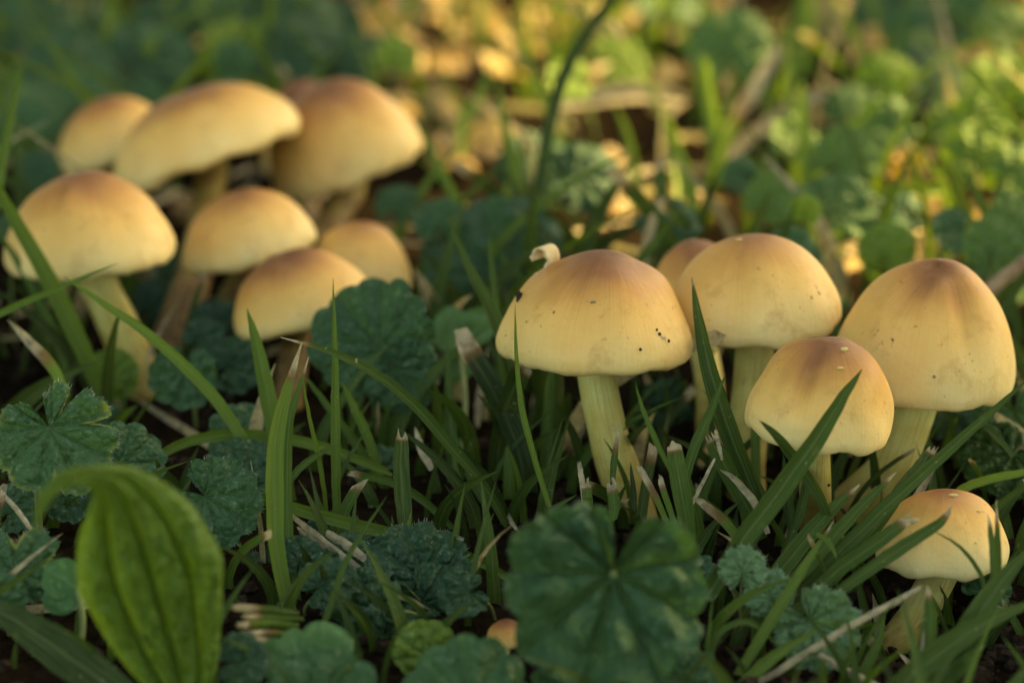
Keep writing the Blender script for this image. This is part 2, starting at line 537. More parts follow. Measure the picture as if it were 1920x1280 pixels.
    for i in range(rows):
        f = i / (rows - 1)
        for j in range(gs):
            rel = lip[j] - C
            axial = rel.dot(ax)
            radial = rel - ax * axial
            rl = radial.length
            rad = radial / rl * (rl * (1 - f) + rs * 0.9 * f)
            zig = (0.07 if j % 2 else 0.01) * R * math.sin(math.pi * min(1, f + 0.12))
            GV.append(C + rad + ax * (axial + f * (0.02 * H - axial) * 0.9 + 0.02 * H + zig))
    GF = grid_faces(rows, gs, True)
    put(mesh('gills', GV, GF, {}, M_GILL, C, smooth=False), root)
    # stem
    top = C + ax * (H * 0.12)
    low = C - ax * (0.30 * H)
    Bb = B - Vector((0, 0, 0.004))
    if mid is None:
        m1 = low.lerp(B, 0.5) + (low - B).cross(FWD).normalized() * 0.0008
    else:
        m1 = P(mid[0], mid[1], (d + bd) / 2)
    pts = [Vector(p) for p in cat([tuple(Bb), tuple(B), tuple(m1), tuple(low), tuple(top)], 28)]
    r1, r0 = stem[0] * px, stem[1] * bd / FPX * CM
    rad = [r0 + (r1 - r0) * min(1, i / 22) + 0.10 * r0 * math.exp(-(i / 4.0) ** 2) for i in range(28)]
    put(tube('stem', pts, rad, M_STEM, 24, B, 0.10, seed, extra=lambda V_, T_: {'tubeco': [(a, b_, c_ ** stem_shade) for a, b_, c_ in T_]}), root)  # brown foot colour climbs higher on clump stems, painting in their shade
    root['cap_frame'] = 0
    del root['cap_frame']
    return dict(bvh=BVHTree.FromPolygons([tuple(v) for v in V], F), root=root, C=C, R=R, H=H, ax=ax, e1=e1, e2=e2, px=px)

PALE = 'pale-rimmed tan mushrooms in the sharp clump'
m_main = mushroom('ochre bell-capped mushroom with a curled dry scrap stuck on top', (1114, 628), 185, 156, 60, (1190, 965), 'bell', 1, 0, (34, 42), 1.15, 1,
                  mid=(1146, 830), lumps=0.09, apex_off=(0.09, 0), box=(929, 1299, 472, 703))
m_j = mushroom('round tan mushroom between the scrap-topped cap and the creased large cap', (1415, 580), 160, 140, 61.5, (1398, 925), 'dome', -4, 0, (36, 38), 1.0, 2,
               grooves=((250, .05, .20, .25, .9),), mid=(1402, 800), box=(1257, 1576, 439, 651))
mushroom('half-hidden tan mushroom tucked behind a round tan cap', (1308, 545), 100, 92, 65, (1332, 845), 'dome', -3, 0, (26, 28), 1.3, 3, mid=(1330, 720), box=(1214, 1400, 450, 620))
m_l = mushroom('largest conical mushroom with a creased apex and thick leaning stem', (1733, 680), 168, 190, 60.5, (1595, 955), 'dome', 3, 4, (37, 52), 1.1, 4,
               apex_off=(0.06, 0), grooves=((236, .13, .20, -.15, .55), (292, .08, .12, .02, .75)), mid=(1670, 880), lumps=0.06, box=(1562, 1901, 488, 771))
m_m = mushroom('small dented mushroom crowding in front of the largest cap', (1536, 768), 136, 138, 57.5, (1532, 985), 'dome', 6, 2, (28, 34), 1.25, 5,
               grooves=((243, .16, .17, .08, .8), (215, .06, .15, .25, .8)), mid=(1528, 905), lumps=0.09, box=(1398, 1673, 629, 853))
m_n = mushroom('low lone mushroom with grass tips lying over its cap', (1768, 1022), 126, 108, 57.3, (1678, 1212), 'dome', -2, 0, (34, 36), 1.15, 6, mid=(1722, 1150), box=(1642, 1896, 913, 1085))
LC = 'soft clump'
mushroom('plump mushroom with an exposed yellow stem beside a broad grass blade', (171, 448), 157, 126, 67, (278, 735), 'bell', -5, 0, (36, 40), 1.3, 7, mid=(222, 610),
         grooves=((262, -.04, .10, .15, .6),), box=(5, 328, 321, 527))
mushroom('pale mushroom half covered by the broad tilted cap', (212, 272), 105, 88, 77, (300, 560), 'bell', -20, 0, (26, 28), 1.25, 8, stem_shade=4.0, box=(110, 322, 180, 330))
mushroom('broad tilted mushroom cap sloping down at one side', (390, 272), 173, 112, 74, (318, 655), 'bell', -19, -4, (28, 42), 1.2, 9, mid=(368, 500), stem_shade=4.0, box=(213, 562, 158, 357))
mushroom('big domed mushroom with a ragged rim behind the broad grouped caps', (648, 262), 146, 116, 76, (565, 570), 'dome', -19, 0, (30, 34), 1.2, 10, stem_shade=4.0, box=(505, 790, 147, 376))
mushroom('dark brown cap peeping out behind the big domed mushroom', (575, 245), 100, 92, 81, (560, 520), 'dome', -6, 0, (28, 30), 2.0, 11, stem_shade=4.0, box=(488, 665, 150, 330))
mushroom('low oval mushroom in the middle of the blurred clump', (469, 442), 125, 88, 69.5, (400, 660), 'bell', -13, 0, (28, 30), 1.3, 12, stem_shade=4.0, box=(344, 595, 353, 514))
mushroom('mushroom with a dark brown centre half behind a ground ivy leaf', (562, 565), 125, 102, 66.5, (540, 760), 'bell', -19, 0, (28, 30), 1.4, 13, stem_shade=4.0, box=(438, 690, 464, 640))
mushroom('smallest tan mushroom squeezed behind the brown-centred cap', (680, 495), 89, 78, 70, (660, 700), 'dome', 6, 0, (24, 26), 0.9, 14, stem_shade=4.0, box=(572, 771, 414, 566))
mushroom('tiny orange button mushroom peeping out between ivy leaves', (950, 1196), 38, 34, 54.4, (945, 1275), 'dome', 0, 0, (12, 13), 1.6, 15, rings=24, segs=48)

# ------------------------------------------------------------------ grass blades
def blade_mesh(C, W, tip, dry, fold, tint, twist, nu, rg, droop=0.0):
    """C: world centre line base->tip, W: half widths (m)"""
    n = len(C)
    V, A = [], []
    us = np.linspace(-1, 1, nu)
    jag = [rg.uniform(-1, 1) for _ in us]
    for i in range(n):
        s = i / (n - 1)
        tg = (C[min(i + 1, n - 1)] - C[max(i - 1, 0)]).normalized()
        tc = (CAM - C[i]).normalized()
        wd = tg.cross(tc)
        wd = wd.normalized() if wd.length > 1e-4 else RIGHT.copy()
        nn = wd.cross(tg).normalized()
        if nn.dot(tc) < 0: nn = -nn
        a = R_(twist) * (0.4 + 0.6 * s)
        wd2 = wd * math.cos(a) + nn * math.sin(a)
        nn2 = nn * math.cos(a) - wd * math.sin(a)
        for j, u in enumerate(us):
            p = C[i] + wd2 * (u * W[i]) + nn2 * (fold * W[i] * (abs(u) ** 1.3 - 0.5))
            if tip == 'cut' and i >= n - 2:
                p = p + tg * (jag[j] * W[i] * (1.5 if i == n - 1 else 0.35))
            V.append(p)
            dd = 0.0
            if dry >= 1: dd = 1.0
            elif dry > 0:
                dd = min(1.0, max(0.0, (s - (1 - dry)) / dry * 1.15))
            A.append((u, s, dd))
    return V, grid_faces(n, nu), A
def widths(n, w, tip, px):
    out = []
    for i in range(n):
        s = i / (n - 1)
        k = min(1.0, 0.62 + 0.9 * s)
        if tip == 'point':
            k *= max(0.02, (1 - s ** 2.2)) ** 0.85
        elif tip == 'fray':
            k *= max(0.06, 1 - s ** 3.2) ** 0.9
        else:
            k *= 1 - 0.40 * s ** 8
        out.append(0.5 * w * k * px)
    return out
def blade(label, pts, wpx, dd=0.0, tip='point', dry=0.0, fold=0.4, tint=0.45, twist=15, d=None, mat=None, name='grass_blade', cat_='grass blade',
          group=None, nu=7, n=34, seed=None):
    """pts: pixels from the base to the tip; base depth from the soil unless d = (base, tip) says otherwise"""
    rg = random.Random(sum(map(ord, label)) if seed is None else seed)
    if wpx > 24 and mat is None: wpx *= 0.88
    if d is None:
        d0 = gd(*pts[0]); d1 = d0 + dd
    else:
        d0, d1 = d
        if d0 >= 74:                         # rooted a little nearer, below the leaves that hide its foot
            d0, d1, wpx = d0 - 4.5, d1 - 4.5, wpx * 1.25
            pts = [(pts[0][0], pts[0][1] + 60)] + list(pts)
    S = cat(pts, n)
    C = [P(S[i][0], S[i][1], d0 + (d1 - d0) * i / (n - 1)) for i in range(n)]
    for i in range(1, n - 1):
        C[i] = C[i] + Vector((0.00012 * noise.noise(Vector((i * .4, rg.random() * 0 + wpx, 1))), 0.0003 * noise.noise(Vector((i * .3, wpx, 7))), 0))
    W = widths(n, wpx, tip, (d0 + d1) / 2 / FPX * CM)
    V, F, A = blade_mesh(C, W, tip, dry, fold, tint, twist, nu, rg)
    o = mesh(name, V, F, {'g': A, 'tint': [tint] * len(V)}, mat or M_GRASS, C[0])
    return tag(o, label, cat_, group)

def B(label, pts, wpx, **k):
    return blade(label, pts, wpx, **k)
# around the plump mushroom and the front grass
B('broad smooth grass blade arching over to a fine tip below the plump cap', [(512, 950), (490, 885), (400, 742), (285, 632), (190, 566), (120, 518)], 30, dd=1.0, tint=0.72, fold=0.25, twist=5)
B('wide soft grass blade crossing in front of the plump cap', [(215, 800), (160, 665), (92, 525), (10, 380), (-30, 300)], 46, dd=-1.5, tint=0.62, twist=5)
B('thin grass blade crossing low under the plump cap', [(-90, 640), (0, 588), (110, 540), (222, 493)], 16, d=(62, 61), tint=0.55)
B('tall soft grass blade rising beside the plump cap', [(-40, 560), (-10, 380), (20, 220), (46, 110)], 30, d=(66, 66), tint=0.60)
B('slim grass blade in shade behind the wide soft blade', [(130, 780), (115, 660), (70, 560), (20, 470), (-20, 420)], 20, dd=0, tint=0.45)
B('half-dried yellowing grass blade above the torn ivy leaf', [(125, 745), (100, 690), (55, 640), (15, 600)], 24, d=(61, 62), tip='fray', dry=0.75, tint=0.9)
B('short pointed grass blade standing beside the dry-tipped folded blade', [(545, 940), (512, 790), (485, 660), (463, 578)], 42, d=(60, 60), tint=0.60, fold=0.3, twist=0)
B('wide folded grass blade with a bleached torn tip', [(560, 1215), (522, 1050), (514, 920), (518, 820), (538, 730), (566, 642)], 42, d=(55.5, 57.2), tip='fray', dry=0.20, tint=0.74, fold=0.55, twist=-18)
B('second half of the folded blade with a short pale tip', [(572, 1210), (545, 1050), (538, 920), (541, 800), (556, 745), (579, 668)], 27, d=(55.9, 57.5), tip='fray', dry=0.12, tint=0.52, fold=0.4, twist=28)
B('straight upright grass blade with a sharp tip and pale edge', [(632, 985), (630, 850), (629, 700), (625, 522)], 25, d=(58.5, 58.5), tint=0.62, fold=0.6, twist=20)
B('very thin pale blade leaning from the folded blade', [(614, 975), (602, 880), (580, 780), (564, 690)], 11, d=(58.5, 57.5), tint=0.75)
B('long dark blade arching down from a torn brown tip', [(952, 985), (905, 908), (850, 842), (780, 762), (700, 698), (610, 656), (526, 632)], 27, d=(59.0, 57.2), tip='fray', dry=0.14, tint=0.30, fold=0.5, twist=-20)
B('slanting green blade behind the straight upright blade', [(716, 900), (690, 820), (660, 755), (640, 715)], 22, d=(60.5, 60.5), tint=0.6)
B('long slanting blade passing under the arching dark blade', [(735, 935), (680, 850), (610, 755), (560, 690)], 20, d=(61, 61), tint=0.45)
B('thick grass stump with a chewed white tip', [(768, 1055), (758, 960), (752, 880), (753, 812)], 36, d=(57.2, 58.0), tip='cut', dry=0.09, tint=0.22, fold=0.35, twist=-10)
B('short thin blade at the foot of the chewed stump', [(745, 1055), (738, 1010), (735, 965)], 14, d=(57, 57), tint=0.45)
B('little pointed blade crossing the foot of the chewed stump', [(748, 1055), (762, 1000), (772, 955)], 13, d=(56.6, 56.6), tint=0.65)
B('pale ribbed grass stem lying nearly flat across the ivy', [(960, 1085), (860, 1035), (740, 1002), (620, 972), (500, 938), (385, 908)], 27, d=(56.5, 57.2), tip='cut', dry=0.03, tint=0.62, fold=0.5, twist=5)
B('low cut grass blade with two brown teeth at its end', [(850, 990), (790, 935), (730, 902), (655, 886)], 17, d=(59, 58.8), tip='cut', dry=0.12, tint=0.5)
B('short dark blade slanting up to the straight upright blade', [(528, 925), (560, 880), (600, 850), (634, 834)], 16, d=(57.8, 58.2), tint=0.42)
B('hair-thin dark blade crossing the scalloped ivy leaf', [(458, 1035), (430, 985), (396, 918)], 9, d=(56.5, 57), tint=0.45)
B('drying stem arching low behind the folded blade', [(250, 900), (320, 842), (400, 818), (500, 818), (610, 840), (730, 885)], 22, d=(60.5, 60), tip='cut', dry=0.0, tint=0.65, fold=0.6)
B('tall dark blade with a white needle tip beside the scrap-topped mushroom', [(990, 965), (975, 830), (958, 700), (925, 590), (880, 505), (838, 403)], 42, d=(61.5, 63), tip='point', tint=0.34, fold=0.7, twist=-25)
B('slender dim blade behind the tall needle-tipped blade', [(945, 760), (935, 620), (922, 500), (917, 432)], 15, d=(64, 65), tint=0.42)
B('thin curved green blade standing before the main cap', [(1030, 950), (1000, 850), (978, 760), (968, 660), (966, 570)], 14, d=(57.6, 57.4), tint=0.74, fold=0.5)
B('smooth round grass stem under the edge of the main cap', [(1022, 960), (1030, 860), (1038, 760), (1042, 690)], 44, d=(61.5, 62), tip='cut', tint=0.48, fold=-0.7, twist=0)
B('broad dark blade leaning behind the thin curved blade', [(962, 975), (950, 860), (938, 760), (925, 690)], 36, d=(61.8, 62.6), tint=0.25, fold=0.4)
B('dark pointed blade upright before the clover leaf', [(852, 960), (848, 840), (842, 740), (838, 640)], 32, d=(61, 62), tint=0.30)
B('dark blade leaning beside the foot of the arching blade', [(948, 990), (905, 930), (868, 860), (845, 790)], 24, d=(60, 61), tint=0.36)
B('narrow blade rising at the foot of the arching blade', [(890, 990), (870, 930), (855, 880), (848, 835)], 16, d=(59.2, 59.8), tint=0.48)
B('bleached upright splinter of dead grass before the main stem', [(1098, 965), (1094, 920), (1086, 866)], 11, d=(57.6, 57.8), tip='cut', dry=1.0, mat=M_STRAW, tint=0.9)
B('tiny cut grass stub beside the bleached splinter', [(1104, 965), (1102, 935), (1098, 902)], 20, d=(57.3, 57.4), tip='cut', dry=0.3, tint=0.5)
B('grey-tipped thin blade against the main stem', [(1148, 910), (1152, 860), (1162, 790)], 14, d=(57.4, 57.6), tip='fray', dry=0.5, tint=0.3)
B('brown-edged curled stub at the foot of the main stem', [(1150, 975), (1152, 940), (1146, 902)], 26, d=(57.2, 57.4), tip='cut', dry=0.35, tint=0.45)
B('blackened blade tip at the foot of the main stem', [(1190, 970), (1188, 920), (1182, 866)], 12, d=(57.7, 57.9), tip='fray', dry=0.0, tint=0.05)
B('rust-brown straw blade leaning at the foot of the main stem', [(1262, 1010), (1236, 945), (1210, 895), (1197, 872)], 13, d=(56.8, 57.2), tip='cut', dry=0.75, tint=0.7)
B('bleached thin blade standing beside the rust-brown straw', [(1280, 1020), (1258, 960), (1243, 915), (1238, 893)], 12, d=(56.6, 56.8), tip='cut', dry=0.45, tint=0.6)
B('wide split grass blade with a chewed straw-coloured end', [(1295, 1040), (1285, 960), (1272, 890), (1262, 825)], 40, d=(56.9, 57.0), tip='cut', dry=0.15, tint=0.50, fold=0.5, twist=0)
B('narrow blade broken over behind the split blade', [(1262, 890), (1232, 830), (1205, 765), (1190, 714)], 13, d=(58.2, 58.6), tint=0.62)
B('blue-green pointed blade leaning behind the split blade', [(1278, 930), (1300, 845), (1335, 765), (1360, 700)], 27, d=(57.6, 58), tint=0.40, fold=0.35)
B('tall dark grass blade with a forked white tip before the round cap', [(1440, 985), (1395, 880), (1350, 760), (1318, 640), (1297, 520)], 46, d=(58.6, 58.8), tip='fray', dry=0.045, tint=0.26, fold=0.65, twist=12)
B('broad blade ending in a chewed edge before the round cap', [(1430, 1010), (1390, 930), (1358, 870), (1330, 818)], 38, d=(57.8, 57.6), tip='cut', dry=0.10, tint=0.33, fold=0.3)
B('bleached sliver sticking up from the chewed blade', [(1354, 862), (1348, 835), (1342, 808)], 8, d=(57.4, 57.4), tip='cut', dry=1.0, mat=M_STRAW, tint=1.0)
B('fine brown stalk leaning across behind the split blade', [(1290, 960), (1310, 920), (1340, 860)], 7, d=(57.0, 57.4), tip='cut', dry=1, mat=M_STRAW, tint=0.3)
B('great diagonal blade pointing up across the small dented cap', [(1325, 1120), (1390, 1015), (1455, 930), (1530, 825), (1580, 745), (1616, 692)], 54, d=(54.8, 55.2), tint=0.30, fold=0.4, twist=-8)
B('dark arched blade with a frayed tip beneath the dented cap', [(1560, 1000), (1535, 930), (1490, 860), (1455, 815), (1422, 786)], 28, d=(56.2, 55.3), tip='fray', dry=0.05, tint=0.20)
B('dim upright blade under the dented cap', [(1490, 1010), (1480, 960), (1475, 900), (1468, 850)], 24, d=(58, 58.5), tint=0.22)
B('shadowed blade bending behind the great diagonal blade', [(1470, 1040), (1500, 960), (1512, 900), (1505, 850)], 22, d=(57.4, 58), tint=0.28)
B('long blue-green blade slanting up past the largest cap', [(1420, 1180), (1520, 1085), (1640, 970), (1750, 870), (1850, 780), (1940, 700)], 36, d=(55.4, 56.8), tint=0.28, fold=0.45, twist=12)
B('wide diagonal blade with a torn brown end by the leaning stem', [(1400, 1140), (1470, 1060), (1540, 975), (1612, 908)], 44, d=(55.3, 56.4), tip='fray', dry=0.13, tint=0.34, fold=0.35)
B('long diagonal blade with a frayed dark end across the leaning stem', [(1430, 1150), (1510, 1065), (1600, 965), (1680, 885)], 36, d=(55.2, 56.4), tip='fray', dry=0.12, tint=0.36)
B('diagonal blade with a pale torn edge above the lone mushroom', [(1480, 1160), (1560, 1080), (1640, 990), (1710, 905)], 40, d=(55.4, 56.8), tip='fray', dry=0.16, tint=0.42)
B('narrow grey-tipped blade behind the slanting blades', [(1640, 1000), (1680, 930), (1720, 880), (1750, 840)], 28, d=(58, 59), tip='cut', dry=0.12, tint=0.25)
B('dry brown strip beside the leaning stem', [(1690, 980), (1720, 930), (1758, 865)], 18, d=(58.6, 59.4), tip='fray', dry=1.0, tint=0.4)
B('blade with a ragged brown tip lying onto the lone cap', [(1530, 1140), (1620, 1075), (1700, 1020), (1762, 980), (1786, 948)], 32, d=(54.4, 54.6), tip='fray', dry=0.24, tint=0.28, fold=0.35)
B('second blade with a split tip lying against the lone cap', [(1500, 1130), (1570, 1070), (1640, 1020), (1706, 972)], 32, d=(54.8, 55.0), tip='cut', dry=0.12, tint=0.30)
B('hair-thin blade curling down over the lone cap', [(1850, 1125), (1838, 1075), (1800, 1025), (1750, 994)], 10, d=(54.4, 54.6), tint=0.30)
B('upright blade with a dry split tip before the lone cap', [(1815, 1230), (1848, 1150), (1870, 1060), (1868, 938)], 26, d=(54.3, 54.6), tip='fray', dry=0.16, tint=0.36, fold=0.5)
B('short torn half of the split blade before the lone cap', [(1842, 1180), (1862, 1080), (1858, 1000), (1852, 962)], 14, d=(54.2, 54.4), tip='fray', dry=0.35, tint=0.4)
B('yellow-green blade bending out from behind the lone cap', [(1740, 1020), (1790, 930), (1850, 900), (1940, 882)], 17, d=(59, 59), tip='cut', tint=0.98, fold=0.5)
B('straight pale straw lying slantwise over the little ivy leaf', [(1340, 1330), (1450, 1262), (1590, 1175), (1728, 1100)], 14, d=(53.0, 53.6), tip='cut', dry=1, mat=M_STRAW, tint=0.95, fold=-0.7, name='straw_stalk', cat_='straw')
B('whitish bare stalk lying on the soil', [(1535, 1225), (1590, 1258), (1670, 1300)], 16, d=(53.6, 52.8), tip='cut', dry=1, mat=M_STRAW, tint=1.0, fold=-0.7, name='straw_stalk', cat_='straw')
B('broad dark grass blade fanning out below the lone mushroom', [(1740, 1320), (1800, 1210), (1870, 1100), (1950, 1010)], 66, d=(52.4, 54), tint=0.28, fold=0.4)
B('broad blade sprawling low toward the open soil', [(1640, 1330), (1740, 1240), (1840, 1170), (1960, 1120)], 62, d=(52.0, 53.4), tint=0.33, fold=0.4)
B('brown-stained stubby blade under the lone cap', [(1720, 1310), (1735, 1230), (1745, 1150), (1738, 1095)], 40, d=(53.0, 53.6), tip='fray', dry=0.22, tint=0.40, fold=0.5)
B('curled stub with a burnt edge beside the brown-stained stub', [(1770, 1290), (1790, 1230), (1810, 1190), (1800, 1160)], 40, d=(52.8, 53.2), tip='fray', dry=0.14, tint=0.42)
B('low blade with a burnt tip pointing to the straw stalk', [(1760, 1300), (1800, 1250), (1845, 1210)], 36, d=(52.6, 52.8), tip='fray', dry=0.15, tint=0.42)
B('small green blade standing over the bare soil', [(1600, 1290), (1640, 1220), (1660, 1148)], 24, d=(53.4, 53.8), tint=0.5)
B('small arched blade beside the little ivy leaf', [(1330, 1240), (1350, 1185), (1400, 1165), (1440, 1190), (1465, 1225)], 15, d=(53.6, 54), tint=0.40)
B('yellow-tipped blade slanting up behind the little ivy leaf', [(1350, 1320), (1430, 1190), (1500, 1075), (1562, 978)], 24, d=(53.2, 55), tip='fray', dry=0.10, tint=0.62, fold=0.4)
B('pale streaked blade across the lower edge of the straw stalk', [(1360, 1320), (1440, 1240), (1545, 1170)], 34, d=(52.6, 53.4), tint=0.6)
B('tiny green blade bent over before the diagonal blades', [(1530, 1000), (1548, 1010), (1562, 1030), (1570, 1050)], 12, d=(54.8, 54.6), tint=0.55)
B('short upright green blade between the two front ivy leaves', [(1318, 1300), (1328, 1210), (1336, 1110)], 11, d=(53.4, 53.8), tint=0.5)
B('dark bent blade crossing behind the great diagonal blade', [(1370, 1080), (1420, 1000), (1440, 950), (1410, 880)], 22, d=(57.6, 58), tint=0.3)
B('brown withered blade sunk between the chewed blades', [(1440, 1000), (1420, 950), (1380, 900), (1350, 880)], 16, d=(57.2, 57.6), tip='fray', dry=1, tint=0.2)
B('yellow-brown patched blade beside the great diagonal blade', [(1400, 1050), (1370, 990), (1320, 945), (1300, 935)], 20, d=(56.6, 57), tip='fray', dry=0.7, tint=0.6)
B('wide spotted dark leaf blade lying low beneath the plantain', [(260, 1330), (150, 1245), (40, 1170), (-60, 1120)], 105, d=(51.5, 53.5), tip='point', tint=0.08, fold=0.15, twist=0, nu=11)
B('narrow upright clover stalk beside the plantain leaf', [(143, 1260), (144, 1200), (146, 1140)], 9, d=(53.4, 53.8), tip='cut', tint=0.5, fold=-0.6)
B('slim green blade crossing in front of the folded blade foot', [(600, 1190), (625, 1120), (655, 1040), (725, 930)], 16, d=(54.2, 55.2), tint=0.42)
# blurred blades of the sunny ground behind
B('tall dark bent grass blade standing out against the sunlit litter', [(1000, 470), (1008, 380), (1032, 230), (1072, 108), (1160, -20)], 21, d=(76, 79), tip='cut', tint=0.12, fold=0.4)  # dark tint puts shade into the colour of this blade
B('slender bright blade beside the big domed cap', [(890, 450), (850, 365), (812, 290), (785, 215)], 20, d=(76, 77), tint=0.7)
B('pale forked straw standing before the sunlit litter', [(1348, 290), (1335, 230), (1318, 110)], 28, d=(84, 85), tip='cut', dry=0.0, tint=1.0, name='grass_blade')
B('long slanting arm of the forked straw', [(1345, 290), (1390, 210), (1460, 90)], 27, d=(84, 86), tip='cut', dry=0.5, tint=1.0)
B('bright upright stem above the round tan cap', [(1520, 470), (1512, 330), (1503, 160)], 20, d=(79, 81), tip='cut', tint=1.0, fold=-0.4)
B('bright horizontal blade resting on an upright one', [(1620, 372), (1700, 358), (1788, 356)], 24, d=(80, 80.5), tip='cut', tint=1.0)
B('bright upright blade crossed by a horizontal one', [(1776, 490), (1774, 400), (1758, 290)], 22, d=(80, 81), tint=1.0)
B('bright slanting blade beneath the horizontal one', [(1772, 470), (1740, 415), (1705, 365)], 18, d=(79.4, 80), tint=0.95)
B('flat tan strip of dead grass lying in the sunlit litter', [(1045, 196), (1120, 180), (1200, 172), (1275, 184)], 36, d=(88, 89), tip='cut', dry=1, tint=0.9)
B('rusty brown stalk lying slantwise among the green leaves', [(1380, 285), (1450, 225), (1560, 165)], 20, d=(86, 88), tip='cut', dry=1, tint=0.3)
B('curved green stem arching at the edge of the litter', [(1450, 260), (1430, 130), (1360, 40), (1250, -10)], 24, d=(86, 92), tint=0.6)
B('thick bright stem standing in the sunlit litter', [(1500, 120), (1508, 60), (1515, -20)], 36, d=(96, 97), tip='cut', tint=1.0)
B('dim upright blade behind the scrap-topped cap', [(1236, 470), (1240, 380), (1238, 300)], 22, d=(76, 77), tip='cut', dry=0.1, tint=0.3)
B('bright thin blade in the sunlit tangle', [(975, 420), (960, 300), (940, 200), (935, 130)], 20, d=(78, 80), tint=0.75)
B('bright thin blade leaning across its upright neighbour', [(940, 400), (965, 330), (985, 260)], 18, d=(79, 80), tint=0.9)
B('sunlit blade leaning across the bright tangle', [(870, 230), (905, 170), (925, 110)], 24, d=(86, 88), tint=0.95)
B('olive blade sloping out of the bright tangle', [(1190, 330), (1175, 250), (1150, 190)], 18, d=(82, 84), tint=0.8)
B('broad lit blade in the bright tangle', [(1275, 330), (1265, 260), (1230, 180)], 22, d=(82, 84), tint=1.0)
B('thick blade with a sunlit edge above the round cap', [(1300, 400), (1290, 320), (1270, 270)], 26, d=(78, 79), tint=0.95)

def join_part(child_start, parent_start, name):
    '''a blade that belongs to another blade becomes its part'''
    f = lambda q: next(o for o in bpy.data.objects if str(o.get('label', '')).startswith(q))
    c, p = f(child_start), f(parent_start)
    for k in ('label', 'category', 'group'):
        if k in c: del c[k]
    c.name = name
    put(c, p)
join_part('second half of the folded blade', 'wide folded grass blade', 'blade_half')
join_part('long slanting arm of the forked straw', 'pale forked straw', 'straw_arm')
join_part('bleached sliver sticking up', 'broad blade ending in a chewed edge', 'dry_sliver')
join_part('short torn half of the split blade', 'upright blade with a dry split tip', 'torn_half')

# twig behind the largest cap
tw = tube('twig', [tuple(p) for p in cat([tuple(P(1800, 585, 66)), tuple(P(1870, 530, 66)), tuple(P(1960, 460, 66.5))], 14)], [0.0016] * 14, M_TWIG, 12, P(1870, 530, 66), 0.2, 3)
tag(tw, 'bare pale brown twig resting behind the largest mushroom', 'twig')

# ------------------------------------------------------------------ leaves
VEINS = [0, 36, -36, 76, -76, 116, -116, 150, -150]
def leaf_verts(seed, nr, nphi, lobes=15, cuts=(), crenate=0.12, dmg=0.0, cup=0.12, fold=0.1, wave=0.06, quilt=1.0):
    """flat leaf of radius 1: x to the tip, y sideways, z off the face; the stalk joins at 0"""
    rg = random.Random(seed)
    pm = R_(167)
    ph0 = rg.uniform(0, 1)
    V, A = [], []
    for i in range(nr):
        t = (i / (nr - 1)) ** 0.9
        for j in range(nphi):
            f = -pm + 2 * pm * j / (nphi - 1)
            af = abs(f)
            rr = 0.80 + 0.20 * math.cos(f) + 0.05 * noise.noise(Vector((math.cos(f) * 1.5 + seed, math.sin(f) * 1.5, 0)))
            e = min(1.0, (pm - af) / R_(28))
            rr *= 0.42 + 0.58 * math.sqrt(max(0.0, 1 - (1 - e) ** 2))
            if lobes:
                x = (f / (2 * pm)) * lobes + 0.5 + 0.12 * math.sin(f * 2 + ph0 * 6)
                rr *= 1 - crenate * (1 - math.sqrt(abs(math.sin(math.pi * x))))
            cutd = 0.0
            for (c0, cw, cdep) in cuts:
                q = abs((math.degrees(f) - c0)) / cw
                if q < 1:
                    k = (1 - q) ** 0.7
                    rr *= 1 - cdep * k
                    cutd = max(cutd, k)
            dv, ve = 9.0, 0.0
            for k, va in enumerate(VEINS):
                va = R_(va)
                dd = abs(f - va) * t
                dv = min(dv, dd)
                if t > 0.38:
                    sp = 0.20 * (t - 0.38)
                    for sg in (-1, 1):
                        d2 = abs(abs(f - va - sg * sp * 1.3) * t)
                        ve = max(ve, 0.6 * math.exp(-(d2 / 0.022) ** 2))
            ve = max(ve, math.exp(-(dv / 0.030) ** 2))
            q = min(dv, 0.30) / 0.30
            z = quilt * (0.085 * math.sin(q * math.pi / 2) * min(1, t * 2.2) - 0.03 * ve)
            z += quilt * 0.030 * math.sin(t * 17 - dv * 9 + seed) * min(1, q * 1.6) * min(1, t * 2)
            x, y = t * rr * math.cos(f), t * rr * math.sin(f)
            z += -cup * t * t + fold * abs(y) * 0.9 + wave * math.sin(3 * f + seed * 1.7) * t * t
            z += 0.05 * noise.noise(Vector((x * 1.8 + seed * 3, y * 1.8, 4.0)))
            V.append((x, y, z))
            A.append((t, ve * (1 - 0.45 * t), dmg * max(0, t - 0.55) * 1.6 + (0.5 * cutd * t if cuts else 0)))
    return np.array(V), grid_faces(nr, nphi), A
def frame(k, yaw, ang):
    n = (Vector((0, 0, 1)) * math.cos(R_(k)) - Vector((0, 1, 0)) * math.sin(R_(k)) + RIGHT * yaw).normalized()
    wv = RIGHT * math.cos(R_(ang)) + UP * math.sin(R_(ang))
    lam = -wv.dot(n) / FWD.dot(n)
    v = (wv + FWD * lam).normalized()
    return v, n.cross(v).normalized(), n
